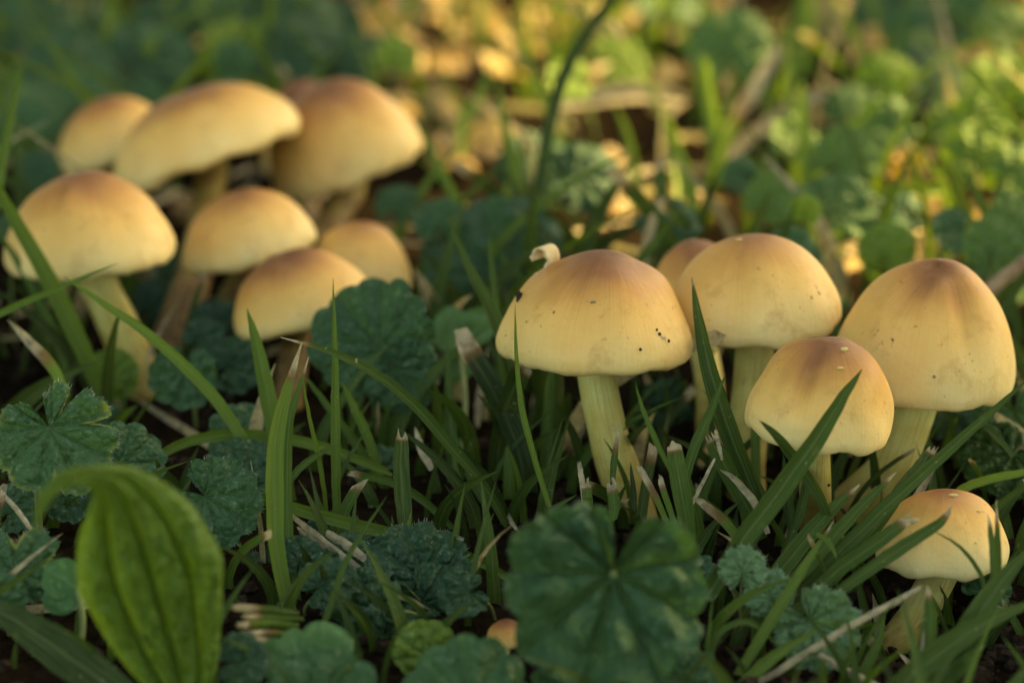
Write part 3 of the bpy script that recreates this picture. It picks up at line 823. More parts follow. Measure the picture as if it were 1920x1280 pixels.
def leaf(label, at_, rpx, ang, h=1.5, k=45, yaw=0.0, tint=0.4, seed=1, res=(18, 120), mat=None, name='ground_ivy_leaf', cat_='leaf', group=None,
         d=None, stalk=True, hairs=0, lobes=12, foot=None, **kw):
    dj = gd(at_[0], at_[1], h) if d is None else d
    J = P(at_[0], at_[1], dj)
    Rm = rpx * dj / FPX * CM
    v, s, n = frame(k, yaw, ang)
    if n.dot(CAM - J) < 0: pass
    L, F, A = leaf_verts(seed, res[0], res[1], lobes, **kw)
    M = np.array([v, s, n])
    W = (L * Rm) @ M + np.array(J)
    foot_p = Vector((J.x - v.x * Rm * 0.7 + 0.001, J.y - v.y * Rm * 0.3 + 0.004, 0))
    foot_p.z = gz(foot_p.x, foot_p.y) - 0.001
    root = thing(name, label, cat_, foot_p, group)
    bo = mesh('leaf_blade', W, F, {'l': A, 'tint': [min(1, max(0, tint))] * len(W)}, mat or M_IVY, J)
    put(bo, root)
    if stalk and J.z > foot_p.z + 0.002:
        J2 = J - n * 0.0009
        mid = J2.lerp(foot_p, 0.45) - v * (Rm * 0.25)
        pts = [tuple(p) for p in cat([tuple(foot_p), tuple(mid), tuple(J2)], 10)]
        put(tube('leaf_stalk', pts, [0.00055 * min(1.2, Rm / 0.012)] * 10, M_PETIOLE, 8, foot_p), root)
    if hairs:
        rg = random.Random(seed + 90)
        HV, HF = [], []
        nr, nphi = res
        for _ in range(hairs):
            if rg.random() < 0.6:
                i = nr - 1
            else:
                i = rg.randrange(4, nr)
            j = rg.randrange(2, nphi - 2)
            p = Vector(W[i * nphi + j])
            out = (p - J).normalized() * (1.0 if i == nr - 1 else 0.25) + n * (0.45 if i == nr - 1 else 1.0) + Vector((rg.uniform(-.3, .3), rg.uniform(-.3, .3), rg.uniform(-.3, .3)))
            out.normalize()
            sd = out.cross(FWD).normalized() * 0.00003
            ln = rg.uniform(0.0003, 0.0010)
            o_ = len(HV)
            HV += [p - sd, p + sd, p + out * ln]
            HF.append((o_, o_ + 1, o_ + 2))
        ho = mesh('hairs', HV, HF, {}, M_HAIR, J, smooth=False)
        ho['kind'] = 'stuff'
        put(ho, bo)
    return root
# the leaves one can tell apart near the mushrooms
leaf('torn ground ivy leaf with yellow edges and a brown dead spot', (92, 800), 142, -60, d=56.6, k=54, yaw=0.08, tint=0.48, seed=2, res=(26, 180), hairs=260, dmg=0.75, cup=0.05, fold=0.02,
     cuts=((118, 7, 0.62), (66, 5, 0.28), (-20, 6, .18)))
leaf('plain ground ivy leaf tucked below the torn leaf', (225, 870), 95, 40, d=58.6, k=45, yaw=0.15, tint=0.45, seed=3)
leaf('scalloped ground ivy leaf behind the plantain tip', (385, 930), 112, -30, d=56.8, k=52, yaw=-0.05, tint=0.36, seed=4, hairs=80, dmg=0.1)
leaf('black-green leaf added as shade in the gap behind the plump mushroom stem', (285, 575), 60, 60, d=71, k=50, tint=0.0, seed=51)  # these near-black leaves stand in for deep shade between the clump stems
leaf('black-green leaf added as shade low between the blurred stems', (410, 610), 60, 120, d=67.5, k=50, tint=0.0, seed=52)
leaf('black-green leaf added as shade below the low oval cap', (375, 640), 55, 30, d=66, k=45, tint=0.05, seed=53)
leaf('dusky round ground ivy leaf in shade below the plump cap', (345, 690), 82, -95, d=63.5, k=55, tint=0.32, seed=5)
leaf('dim leaf with a pale curved stalk beside the brown-centred cap', (430, 690), 70, 20, d=65.0, k=55, tint=0.12, seed=25)
leaf('yellowish round leaf at the foot of the yellow stem', (205, 712), 62, 60, d=65.5, k=60, tint=0.6, seed=6, mat=M_PLANTAIN, name='weed_leaf', lobes=0)
leaf('dark ivy leaf covering the lower half of the brown-centred cap', (715, 655), 150, 130, d=63.2, k=52, yaw=-0.1, tint=0.26, seed=7, fold=0.2)
leaf('lower dark ivy leaf folded under the one covering the cap', (740, 690), 92, -40, d=63.0, k=60, yaw=0.1, tint=0.30, seed=8)
leaf('largest dark ivy leaf spread behind the needle-tipped blade', (935, 520), 178, 100, d=69.5, k=50, tint=0.22, seed=9, fold=0.15, cup=0.2)
leaf('shaded wide leaf above the largest dark ivy leaf', (1000, 330), 100, 70, d=80, k=45, tint=0.24, seed=10)
leaf('big lush ivy leaf spread over the front grass', (1150, 1072), 238, -105, d=50.8, k=52, yaw=0.02, tint=0.36, seed=11, res=(30, 190), hairs=200, cup=0.10, fold=0.10, wave=0.13, lobes=11, dmg=0.08, quilt=2.2, crenate=0.12)
leaf('blue-green wrinkled ivy leaf beneath the chewed grass stump', (800, 1085), 128, 150, d=56.0, k=45, yaw=0.1, tint=0.12, seed=12, res=(22, 140), hairs=160, wave=0.1, fold=0.15)
leaf('drooping blue-green ivy leaf under the wrinkled one', (790, 1130), 122, -60, d=55.6, k=62, yaw=0.2, tint=0.12, seed=13, res=(22, 140), wave=0.1)
leaf('crinkled ivy leaf beside the wrinkled blue-green leaf', (700, 1145), 108, 190, d=55.2, k=50, yaw=-0.1, tint=0.22, seed=14, res=(22, 140), hairs=100)
leaf('drooping ivy leaf hanging below the crinkled one', (720, 1190), 98, -110, d=54.8, k=65, tint=0.2, seed=15)
leaf('soft ivy leaf spread low before the tiny orange button', (880, 1330), 150, 100, d=51.4, k=48, tint=0.5, seed=16, res=(20, 130), wave=0.09)
leaf('broad soft leaf lying under the chopped bunch', (600, 1335), 135, 70, d=51.2, k=50, tint=0.42, seed=17, res=(20, 130))
leaf('yellow-green leaf pointing up between the blue-green ones', (800, 1230), 75, 110, d=53.6, k=55, tint=0.85, seed=18, lobes=9, fold=0.3)
leaf('tiny silvery ivy leaf beneath the diagonal blades', (1392, 1075), 56, 80, d=54.6, k=55, tint=0.62, seed=19, res=(22, 150), hairs=140, lobes=9, crenate=0.2, mat=M_SILVER)
leaf('small crisp ivy leaf under the pale straw', (1520, 1165), 104, -50, d=54.2, k=55, yaw=-0.05, tint=0.66, seed=20, res=(28, 190), hairs=260, lobes=11, crenate=0.17, fold=0.22, cup=0.1, quilt=1.4, mat=M_SILVER)
leaf('little ivy leaf half behind the crisp small leaf', (1445, 1120), 62, 110, d=54.6, k=50, tint=0.6, seed=21, hairs=80, lobes=9, crenate=0.16, mat=M_SILVER)
leaf('hairy dark ivy leaf behind the foot of the folded blade', (520, 1120), 110, 70, d=57.0, k=45, tint=0.16, seed=22, hairs=240, res=(22, 150))
leaf('hairy ivy leaf beside the round clover leaflets', (30, 1075), 100, 60, d=54.6, k=45, tint=0.4, seed=23, hairs=240, dmg=0.7, cuts=((30, 16, .3), (-40, 14, .35)))
leaf('smooth ivy leaf below the hairy damaged leaf', (-10, 1115), 70, -60, d=53.8, k=50, tint=0.45, seed=24)
leaf('pale green leaf hanging behind the long blue-green blade', (1900, 770), 90, -95, d=62.5, k=55, tint=0.55, seed=26, lobes=9)
leaf('dark drooping leaf behind the lone mushroom', (1900, 850), 110, 215, d=60.5, k=30, tint=0.0, seed=27, lobes=0, mat=M_PLANTAIN, name='weed_leaf')
leaf('dim leaf in the gap under the largest cap', (1800, 800), 70, 160, d=64, k=50, tint=0.3, seed=28)
leaf('dark blue-green leaf in the gap behind the main stem', (1235, 770), 85, -20, d=64.5, k=55, tint=0.10, seed=29)
leaf('small dim leaf behind the chewed grass stump', (705, 885), 60, 30, d=62, k=50, tint=0.3, seed=32)
leaf('low dim leaf behind the folded grass blade', (450, 830), 85, 80, d=61.5, k=45, tint=0.35, seed=33)
leaf('leaf lying flat in shade behind the scalloped leaf', (440, 900), 95, 60, d=59.5, k=40, tint=0.22, seed=34)
leaf('dark wide leaf with a hairy rim under the ribbed stem', (615, 1020), 85, 20, d=58.0, k=30, tint=0.18, seed=35, hairs=160, lobes=0, dmg=0.5)
leaf('narrow dark leaf leaning behind the folded blade foot', (440, 1130), 100, 62, d=57.6, k=40, tint=0.0, seed=36, lobes=0, mat=M_PLANTAIN, name='weed_leaf', fold=0.5)
leaf('green leaf low beside the lone mushroom stem', (1840, 1110), 60, 30, d=57.0, k=50, tint=0.5, seed=37)
leaf('soft leaf low under the big lush leaf', (1270, 1270), 90, -20, d=52.6, k=50, tint=0.4, seed=38)
leaf('ivy leaf by the foot of the big lush leaf', (1060, 1290), 70, 160, d=52.4, k=55, tint=0.45, seed=39)
leaf('dark mottled leaf behind the tiny orange button', (915, 1155), 45, 200, d=56.2, k=50, tint=0.2, seed=40, hairs=60)

for q, (x, y, r, a, tn, lab) in enumerate((
        (600, 1100, 70, 30, .15, 'dark ivy leaf filling the gap behind the cut bunch'), (660, 1050, 60, 140, .2, 'dark small leaf under the dead sheath'),
        (880, 1110, 62, 200, .14, 'dark leaf squeezed against the big lush leaf'), (560, 1050, 55, 100, .12, 'dark little leaf behind the chopped bunch'),
        (300, 1000, 60, 20, .1, 'dark leaf in the gap behind the plantain shoulder'), (200, 790, 60, 200, .2, 'dim leaf between torn leaf and arching broad blade'),
        (120, 930, 62, -30, .2, 'dim leaf just above the drooping plantain tip'), (20, 960, 66, 40, .25, 'dim leaf below the torn leaf by the dry stalk'),
        (1290, 1080, 60, 20, .3, 'half-hidden leaf between big lush leaf and diagonal blades'), (440, 1240, 70, 10, .12, 'dark leaf low beside the plantain foot'))):
    leaf(lab, (x, y), r, a, h=0.7, k=42, tint=tn, seed=300 + q, res=(14, 80))

def clover(label, leaflets, foot, d, tint, group=None):
    """leaflets: (joint px, length px, picture angle, k)"""
    fp = P(foot[0], foot[1], gd(*foot))
    root = thing('clover', label, 'clover', fp, group)
    hub = None
    for q, (jp, ln, wd, ang, k) in enumerate(leaflets):
        J = P(jp[0], jp[1], d)
        if hub is None: hub = J
        v, s, n = frame(k, 0.0, ang)
        R = ln * d / FPX * CM
        V, A = [], []
        nr, nc = 16, 13
        for i in range(nr):
            t = i / (nr - 1)
            hwid = wd / ln * (math.sin(math.pi * min(1, t ** 0.85)) ** 0.62) if 0 < t < 1 else 0.0
            for j in range(nc):
                u = -1 + 2 * j / (nc - 1)
                x = t - 0.06 * (1 - abs(u)) * t ** 6
                y = u * hwid
                z = 0.12 * abs(u) * hwid + 0.03 * math.sin(9 * t + 4 * u + q) - 0.1 * (t - 0.5) ** 2
                V.append(J + v * (x * R) + s * (y * R) + n * (z * R))
                A.append((t, math.exp(-(u * hwid / 0.03) ** 2), 0.0))
        put(mesh('leaflet', V, grid_faces(nr, nc), {'l': A, 'tint': [tint] * len(V)}, M_CLOVER, J), root)
    pts = [tuple(p) for p in cat([tuple(fp), tuple(hub.lerp(fp, 0.5) + Vector((0.001, 0.001, 0.001))), tuple(hub)], 10)]
    put(tube('stalk', pts, [0.0006] * 10, M_PETIOLE, 8, fp), root)
    return root
clover('pale round clover leaflets beside the tall dark blade', [((862, 665), 100, 42, 105, 55), ((862, 660), 62, 34, -100, 55), ((870, 640), 80, 36, 50, 55)], (865, 860), 65.0, 0.55)
clover('matt round clover leaflets at the edge of the plantain leaf', [((146, 1102), 78, 40, 150, 58), ((146, 1106), 72, 34, 205, 58), ((150, 1100), 50, 28, 90, 30)], (142, 1270), 53.8, 0.12)
clover('soft clover leaflet low before the drooping ivy leaves', [((560, 1235), 110, 55, 20, 50), ((545, 1235), 70, 40, 180, 50), ((555, 1230), 60, 30, 100, 40)], (560, 1330), 52.4, 0.45)

# the plantain leaf bending over
def broad(label, name, pts, wl, d, mat, tint, veins=5, nu=41, n=60, cupk=0.25, quilt=1.0, seed=5, cat_='leaf'):
    S = cat([(*p, q, w_) for p, q, w_ in zip(pts, d, wl)], n)
    C = [P(a[0], a[1], a[2]) for a in S]
    W = [max(0.4, a[3]) * 0.5 * a[2] / FPX * CM for a in S]
    V, A = [], []
    for i in range(n):
        s = i / (n - 1)
        tg = (C[min(i + 1, n - 1)] - C[max(i - 1, 0)]).normalized()
        tc = (CAM - C[i]).normalized()
        wd = tg.cross(tc).normalized()
        nn = wd.cross(tg).normalized()
        if nn.dot(tc) < 0: nn = -nn
        for j in range(nu):
            u = -1 + 2 * j / (nu - 1)
            x = (u * 0.5 + 0.5) * (veins + 1)
            f = abs(x - round(x))
            isv = 1 <= round(x) <= veins
            ve = math.exp(-(f / (0.060 if round(x) != (veins + 1) // 2 else 0.085)) ** 2) if isv else 0.0
            sv = abs(((s * 13 + abs(f) * 2.2 + 0.25 * noise.noise(Vector((u * 3, s * 9, seed)))) % 1.0) - 0.5)
            ve = max(ve, 0.30 * math.exp(-(sv / 0.07) ** 2))
            q = quilt * (0.05 * math.sin(math.pi * f) - 0.035 * ve)
            q += quilt * 0.020 * math.sin(math.pi * min(1, sv * 2)) * min(1, f * 5)
            q += quilt * 0.045 * noise.noise(Vector((u * 6, s * 22 - abs(u) * 4, seed))) * min(1, f * 6)
            q += 0.05 * noise.noise(Vector((u * 1.3, s * 4, seed + 3)))
            edge = 1 + 0.04 * noise.noise(Vector((s * 14, seed, 0.5 if u > 0 else 3.5)))
            V.append(C[i] + wd * (u * W[i] * edge) + nn * (W[i] * (q * 1.0 - cupk * u * u)))
            A.append((abs(u) * 0.8, ve, 0.25 * abs(u) ** 6))
    root = thing(name, label, cat_, C[0])
    put(mesh('leaf_blade', V, grid_faces(n, nu), {'l': A, 'tint': [tint] * len(V)}, mat, C[0]), root)
    return root
broad('bright green ribbed plantain leaf curling over at its drooping tip', 'plantain_leaf',
      [(352, 1345), (338, 1270), (312, 1180), (285, 1085), (258, 1000), (225, 930), (182, 896), (125, 897), (86, 932), (64, 992)],
      [70, 150, 228, 272, 232, 132, 50, 34, 24, 4], [51.4, 51.0, 50.5, 50.0, 49.6, 49.1, 48.6, 48.2, 48.0, 48.0], M_PLANTAIN, 0.62, veins=3, cupk=0.22, quilt=3.0)

# ------------------------------------------------------------------ small things on and around the mushrooms
def on_cap(m, px_, py_):
    """depth (cm) where the ray of a pixel meets the cap"""
    hit = m['bvh'].ray_cast(CAM, ray(px_, py_).normalized())[0]
    return proj(hit)[2] if hit is not None else proj(m['C'])[2]
def lump(name, label, cat_, p, r, mat, seed, sq=(1, 1, 1), group=None, parent=None):
    V, F = [], []
    n, m_ = 7, 10
    for i in range(n):
        a = math.pi * i / (n - 1)
        for j in range(m_):
            b_ = 2 * math.pi * j / m_
            q = Vector((math.sin(a) * math.cos(b_), math.sin(a) * math.sin(b_), math.cos(a)))
            k = 1 + 0.6 * noise.noise(q * 1.6 + Vector((seed, 0, 0)))
            V.append(p + Vector((q.x * sq[0], q.y * sq[1], q.z * sq[2])) * (r * k))
    o = mesh(name, V, grid_faces(n, m_, True), {}, mat, p)
    if parent is not None:
        return put(o, parent)
    return tag(o, label, cat_, group)
def stick(m, x, y, r, label, cat_='crumb', name='soil_crumb', mat=None, seed=0, sq=(1, 1, 1)):
    d_ = on_cap(m, x, y)
    return lump(name, label, cat_, P(x, y, d_ - 0.02), r * CM, mat or M_SPECK, seed, sq)
stick(m_main, 974, 558, 0.10, 'black bead of dirt stuck to the side of the main cap', seed=1, sq=(.8, .8, 1.3))
stick(m_main, 1237, 626, 0.035, 'tiny dark crumb at the end of the pale flake on the main cap', seed=2)
stick(m_main, 1254, 639, 0.03, 'dark grain beside the pale flake on the main cap', seed=3)
stick(m_main, 1201, 655, 0.028, 'speck of dirt low on the main cap', seed=4)
stick(m_main, 1232, 618, 0.026, 'speck above the pale flake on the main cap', seed=14)
stick(m_main, 1243, 633, 0.055, 'pale flake of debris stuck low on the main cap', 'flake', 'dry_flake', M_SCRAP, 5, (1.5, .4, .6))
stick(m_main, 1112, 566, 0.05, 'brownish scab on the middle of the main cap', 'scab', 'cap_scab', M_TWIG, 6, (1.2, .35, .5))
stick(m_n, 1788, 928, 0.06, 'torn yellow flap of skin on top of the lone cap', 'flake', 'dry_flake', M_FLESH, 7, (1.4, .6, .5))
stick(m_n, 1716, 976, 0.07, 'grey chaff fragment lying on the lone cap', 'flake', 'dry_flake', M_SCRAP, 8, (1.6, .3, .8))
stick(m_n, 1835, 958, 0.045, 'small pale nick in the skin of the lone cap', 'flake', 'dry_flake', M_FLESH, 9, (1.2, .4, .5))
stick(m_m, 1583, 655, 0.06, 'raised wart near the top of the dented cap', 'wart', 'cap_wart', M_FLESH, 10, (1.1, .6, .9))
stick(m_m, 1576, 690, 0.05, 'lifted flake of skin below the wart on the dented cap', 'flake', 'dry_flake', M_FLESH, 11, (1.5, .4, .6))
stick(m_j, 1386, 449, 0.06, 'pale torn spot on top of the round tan cap', 'flake', 'dry_flake', M_FLESH, 12, (1.6, .5, .4))
stick(m_l, 1752, 706, 0.03, 'reddish speck on the largest cap', seed=13, mat=M_TWIG)
lump('soil_crumb', 'black grain stuck on the stem of the dented mushroom', 'crumb', P(1554, 909, 57.1), 0.028 * CM, M_SPECK, 15)
# curled scrap on top of the main cap
def scrap():
    base = P(1013, 506, on_cap(m_main, 1013, 508) + 0.15)
    V = []
    n, nu = 26, 7
    d0 = proj(base)[2]
    for i in range(n):
        s = i / (n - 1)
        a = R_(-105 + 300 * s)
        r = 27 - 14 * s
        for j in range(nu):
            u = -1 + 2 * j / (nu - 1)
            jag = 1 + (0.5 * noise.noise(Vector((s * 14, 0, 3))) if u > 0.5 else 0.0)
            V.append(P(1019 + r * 0.72 * math.cos(a) - u * 12 * jag, 482 - r * math.sin(a) + u * 4 * jag, d0 - u * 0.16 * jag + 0.05 * math.sin(a)))
    F = grid_faces(n, nu)
    o = mesh('curled_scrap', V, F, {}, M_SCRAP, base)
    sm = o.modifiers.new('thickness', 'SOLIDIFY')
    sm.thickness = 0.0004
    tag(o, 'curled pale dry scrap standing on top of the main cap', 'scrap')
scrap()
# ragged veil remains on the rim of the largest cap
for q, (x, y, r) in enumerate(((1874, 733, 0.11), (1845, 749, 0.07), (1822, 757, 0.05))):
    lump('veil_remnant', None, None, P(x, y, 60.4), r * CM, M_FLESH, 30 + q, (1.0, .6, .7), parent=m_l['root'])
# dry cut stems, blurred, before the folded blade
for q, (pts, w_, t_) in enumerate((([(560, 1150), (500, 1143), (436, 1138)], 16, 0.3), ([(560, 1172), (500, 1168), (444, 1172)], 15, 0.6), ([(570, 1192), (500, 1186), (432, 1192)], 13, 0.8),
                                   ([(570, 1160), (500, 1157), (455, 1155)], 10, 0.5), ([(560, 1204), (500, 1202), (470, 1200)], 14, 0.2))):
    lab = ['reddish cut end of grass in the chopped bunch', 'greenish chopped stem in the cut bunch', 'long straw-coloured stem at the base of the cut bunch', 'thin chopped stem inside the cut bunch',
           'darkest short stem beneath the cut bunch'][q]
    B(lab, pts, w_, d=(53.2, 52.2), tip='cut', dry=[.5, .3, .8, .5, .9][q], tint=t_, fold=-0.4)
for q, (pts, w_, t_) in enumerate((([(720, 1100), (640, 1040), (545, 965)], 13, 0.2), ([(710, 1092), (640, 1050), (560, 990)], 11, 0.5), ([(690, 1085), (630, 1060), (560, 1010)], 10, 0.8), ([(700, 1060), (655, 1025), (605, 995)], 18, 0.7))):
    lab = ['rusty fibre along the upper edge of the dead sheath', 'brown strand in the middle of the dead sheath', 'pale lower strand of the dead sheath', 'torn straw-coloured flap lying on the dead sheath'][q]
    B(lab, pts, w_, d=(56, 56.6), tip='cut', dry=1, tint=t_, fold=-0.3)
B('pale dry chip lying before the arching blade foot', [(870, 1010), (830, 1000), (800, 990)], 10, d=(57, 57.2), tip='fray', dry=1, tint=0.9)
B('bleached dead leaf strip twisting behind the chewed stump', [(810, 880), (790, 840), (778, 800)], 18, d=(60, 60.5), tip='fray', dry=1, tint=0.8)
B('bleached broken straw below the clover leaflets', [(895, 800), (900, 740), (915, 650)], 16, d=(64, 64.5), tip='fray', dry=1, tint=0.9)
B('brown dry stalk slanting down to the matt clover leaflets', [(70, 1010), (35, 960), (-20, 900)], 10, d=(55.8, 56.4), tip='cut', dry=1, mat=M_STRAW, tint=0.2, fold=-0.6)
B('grey-brown dead blade behind the main stem', [(1040, 900), (1065, 850), (1100, 795)], 22, d=(61.6, 62.2), tip='fray', dry=0.6, tint=0.3)

# ------------------------------------------------------------------ the carpet behind: leaves, litter, grass
def hides(p, marg=1.08):
    x, y, d_ = proj(p)
    for (cx, cy, a, b_, dc) in CAPS:
        if d_ < dc + 1.5 and ((x - cx) / (a * marg)) ** 2 + ((y - cy) / (b_ * marg)) ** 2 < 1:
            return True
    return False
rg = random.Random(11)
# hand placed: leaves one can make out in the blur
BG = [  # px, py, radius px, angle, tint, k, kind
 (120, 150, 120, 60, .25, 45, 0), (260, 120, 110, 30, .32, 40, 0), (90, 60, 80, 120, .2, 45, 0), (390, 40, 95, 80, .35, 35, 0), (520, 90, 100, -20, .22, 45, 0), (560, 40, 90, 40, .2, 45, 0),
 (250, 105, 45, 90, .8, 55, 0), (40, 250, 70, 100, .4, 50, 0), (180, 60, 70, 10, .35, 35, 0), (640, 120, 80, 60, .2, 50, 0), (440, 120, 50, 90, .5, 60, 0), (300, 30, 60, 200, .3, 40, 0),
 (740, 115, 55, 70, .95, 50, 0), (720, 60, 45, 120, .9, 40, 1), (890, 45, 60, 30, .9, 40, 1), (830, 15, 70, 10, .7, 30, 2), (1000, 60, 80, 20, .8, 25, 1), (1090, 35, 70, 160, .9, 25, 2),
 (1150, 120, 75, 10, 1.0, 45, 0), (1080, 150, 60, 180, .95, 40, 0), (960, 90, 50, 40, .6, 25, 2), (1270, 30, 70, 170, .85, 25, 1), (1330, 20, 50, 30, .9, 25, 1), (1370, 110, 105, 90, .62, 55, 0),
 (1420, 60, 60, 200, .6, 25, 2), (1560, 45, 65, 60, 1.0, 35, 2), (1620, 40, 60, 20, .8, 25, 1), (1700, 60, 70, 90, .45, 45, 0), (1650, 155, 70, 30, 1.0, 50, 0), (1800, 40, 90, 30, .5, 40, 0),
 (1900, 60, 70, 120, .7, 45, 0), (1600, 225, 90, 20, .6, 45, 0), (1680, 230, 80, 200, .65, 45, 0), (1880, 180, 95, 110, .95, 50, 0), (1840, 220, 80, 220, .95, 50, 0), (1800, 240, 70, 150, .8, 50, 0),
 (1570, 310, 90, 30, .7, 45, 0), (1830, 310, 85, 80, .9, 55, 0), (1900, 330, 80, 10, .75, 50, 0), (1700, 310, 40, 90, 1.0, 50, 1), (1440, 380, 70, 60, .72, 45, 0), (1560, 400, 95, 40, .6, 45, 0),
 (1400, 330, 50, 150, .4, 45, 0), (1660, 480, 70, 70, .85, 55, 0), (1860, 470, 75, 60, .65, 50, 0), (1800, 430, 60, 200, .5, 45, 0), (1890, 410, 60, 30, .7, 50, 0), (1470, 470, 60, 20, .5, 45, 0),
 (1510, 400, 38, 90, 1.0, 60, 0), (1080, 330, 90, -10, .2, 50, 0), (1240, 140, 40, 0, .9, 20, 2), (800, 200, 60, 20, .8, 20, 2), (880, 225, 50, 170, .9, 25, 2),
 (870, 290, 70, 170, .5, 20, 2), (1270, 420, 55, 20, 1.0, 25, 2), (1330, 390, 45, 100, .6, 25, 2), (1130, 390, 60, 60, .3, 25, 2), 
 (820, 420, 60, 90, .3, 40, 0), (740, 390, 55, 60, .3, 40, 0), (700, 30, 60, 30, .3, 20, 2), (780, 90, 60, 160, .25, 20, 2), (1860, 620, 55, 200, .6, 45, 2), (1700, 400, 60, 180, .4, 40, 0),
 (1740, 150, 80, 60, .15, 50, 0), (1500, 250, 60, 200, .75, 45, 0), (60, 330, 60, 40, .3, 45, 0), (30, 440, 60, 60, .35, 45, 0), (700, 560, 0, 0, 0, 0, 9),
]
ANCH = [(650, 200, 'big domed mushroom'), (250, 180, 'pale half-covered mushroom'), (400, 120, 'broad tilted mushroom'), (40, 350, 'plump mushroom'), (1050, 150, 'tall dark bent blade'),
        (1160, 185, 'flat tan strip of dead grass'), (1370, 180, 'forked straw'), (1505, 330, 'bright upright stem'), (1720, 360, 'crossed bright blades'), (1740, 480, 'largest mushroom'),
        (1890, 500, 'bare twig'), (1300, 430, 'half-hidden tan mushroom'), (930, 470, 'largest dark ivy leaf'), (1510, 40, 'thick bright stem'), (930, 280, 'bright thin blade'), (1480, 220, 'rusty brown stalk')]
def near_what(x, y): return min(ANCH, key=lambda q: (q[0] - x) ** 2 + (q[1] - y) ** 2)[2]
def tone(t): return 'deep green' if t < .3 else 'mid green' if t < .65 else 'bright yellow-green'
for i, (x, y, r, a, tn, k, kind) in enumerate(BG):
    if kind == 9: continue
    far = y < 260
    if kind == 0:
        lab = f"blurred {'large' if r >= 80 else 'small'} {tone(tn)} ivy leaf by the {near_what(x, y)}"
        leaf(lab, (x, y), r, a + rg.uniform(-10, 10), h=rg.uniform(1.6, 3.0), k=k, yaw=rg.uniform(-.3, .3), tint=tn, seed=200 + i, res=(9, 48), group='ivy leaves of the blurred carpet', lobes=13)
    elif kind == 1:
        leaf(f'blurred yellowed fallen leaf lying by the {near_what(x, y)}', (x, y), r, a, h=0.9, k=k, yaw=rg.uniform(-.3, .3), tint=tn, seed=200 + i, res=(9, 40), group='yellow leaves of the blurred litter', lobes=0,
             mat=M_YELLOW, name='fallen_leaf', wave=0.2, stalk=False)
    else:
        leaf(f"blurred {'pale' if tn > .7 else 'dark'} brown dead leaf lying by the {near_what(x, y)}", (x, y), r, a, h=0.7, k=k, yaw=rg.uniform(-.3, .3), tint=tn, seed=200 + i, res=(9, 40), group='brown leaves of the blurred litter', lobes=0,
             mat=M_LITTER, name='fallen_leaf', wave=0.3, stalk=False)

def scatter_leaves(name, label, cat_, count, test, rr, hh, kk, tint, mat, seed, lobes=13):
    rg = random.Random(seed)
    protos = [leaf_verts(seed + q, 6, 30, lobes, wave=0.14) for q in range(5)]
    V, F, A, T = [], [], [], []
    nv = 0
    made = 0
    for _ in range(count * 6):
        if made >= count: break
        x, y = rg.uniform(-0.30, 0.30), rg.uniform(0.40, 1.35)
        if not test(x, y, rg): continue
        z = gz(x, y) + rg.uniform(*hh) * CM
        J = Vector((x, y, z))
        R = rg.uniform(*rr) * CM
        if any(hides(J + Vector((a, 0, b_)), 1.15) for a in (-R, 0, R) for b_ in (-R * .6, 0, R * .6)): continue
        v, s, n = frame(rg.uniform(*kk), rg.uniform(-.5, .5), rg.uniform(0, 360))
        L, f, a = rg.choice(protos)
        W = (L * R) @ np.array([v, s, n]) + np.array(J)
        V.append(W); A += a; T += [min(1, max(0, rg.gauss(*tint)))] * len(W)
        F += [tuple(i + nv for i in q) for q in f]
        nv += len(W)
        made += 1
    o = mesh(name, np.vstack(V), F, {'l': A, 'tint': T}, mat)
    tag(o, label, cat_, kind='stuff')
def dense(x, y, rg):
    X = x / 0.30
    p = 0.9
    if y > 0.68 and -0.06 < x < 0.12: p = 0.10        # litter strip
    if y < 0.66: return False
    return rg.random() < p * (0.45 + 0.55 * (noise.noise(Vector((x * 14, y * 14, 2))) + 0.5))
scatter_leaves('ground_cover_leaves', 'mass of low ivy leaves carpeting the soil', 'ground cover', 240, dense, (0.9, 1.9), (0.4, 2.0), (15, 55), (.38, .22), M_IVY, 41)
scatter_leaves('leaf_litter', 'brown and ochre leaf litter on the soil', 'leaf litter', 210, lambda x, y, r: y > 0.67, (0.6, 1.7), (0.1, 0.5), (0, 35), (.55, .3), M_LITTER, 42, 0)

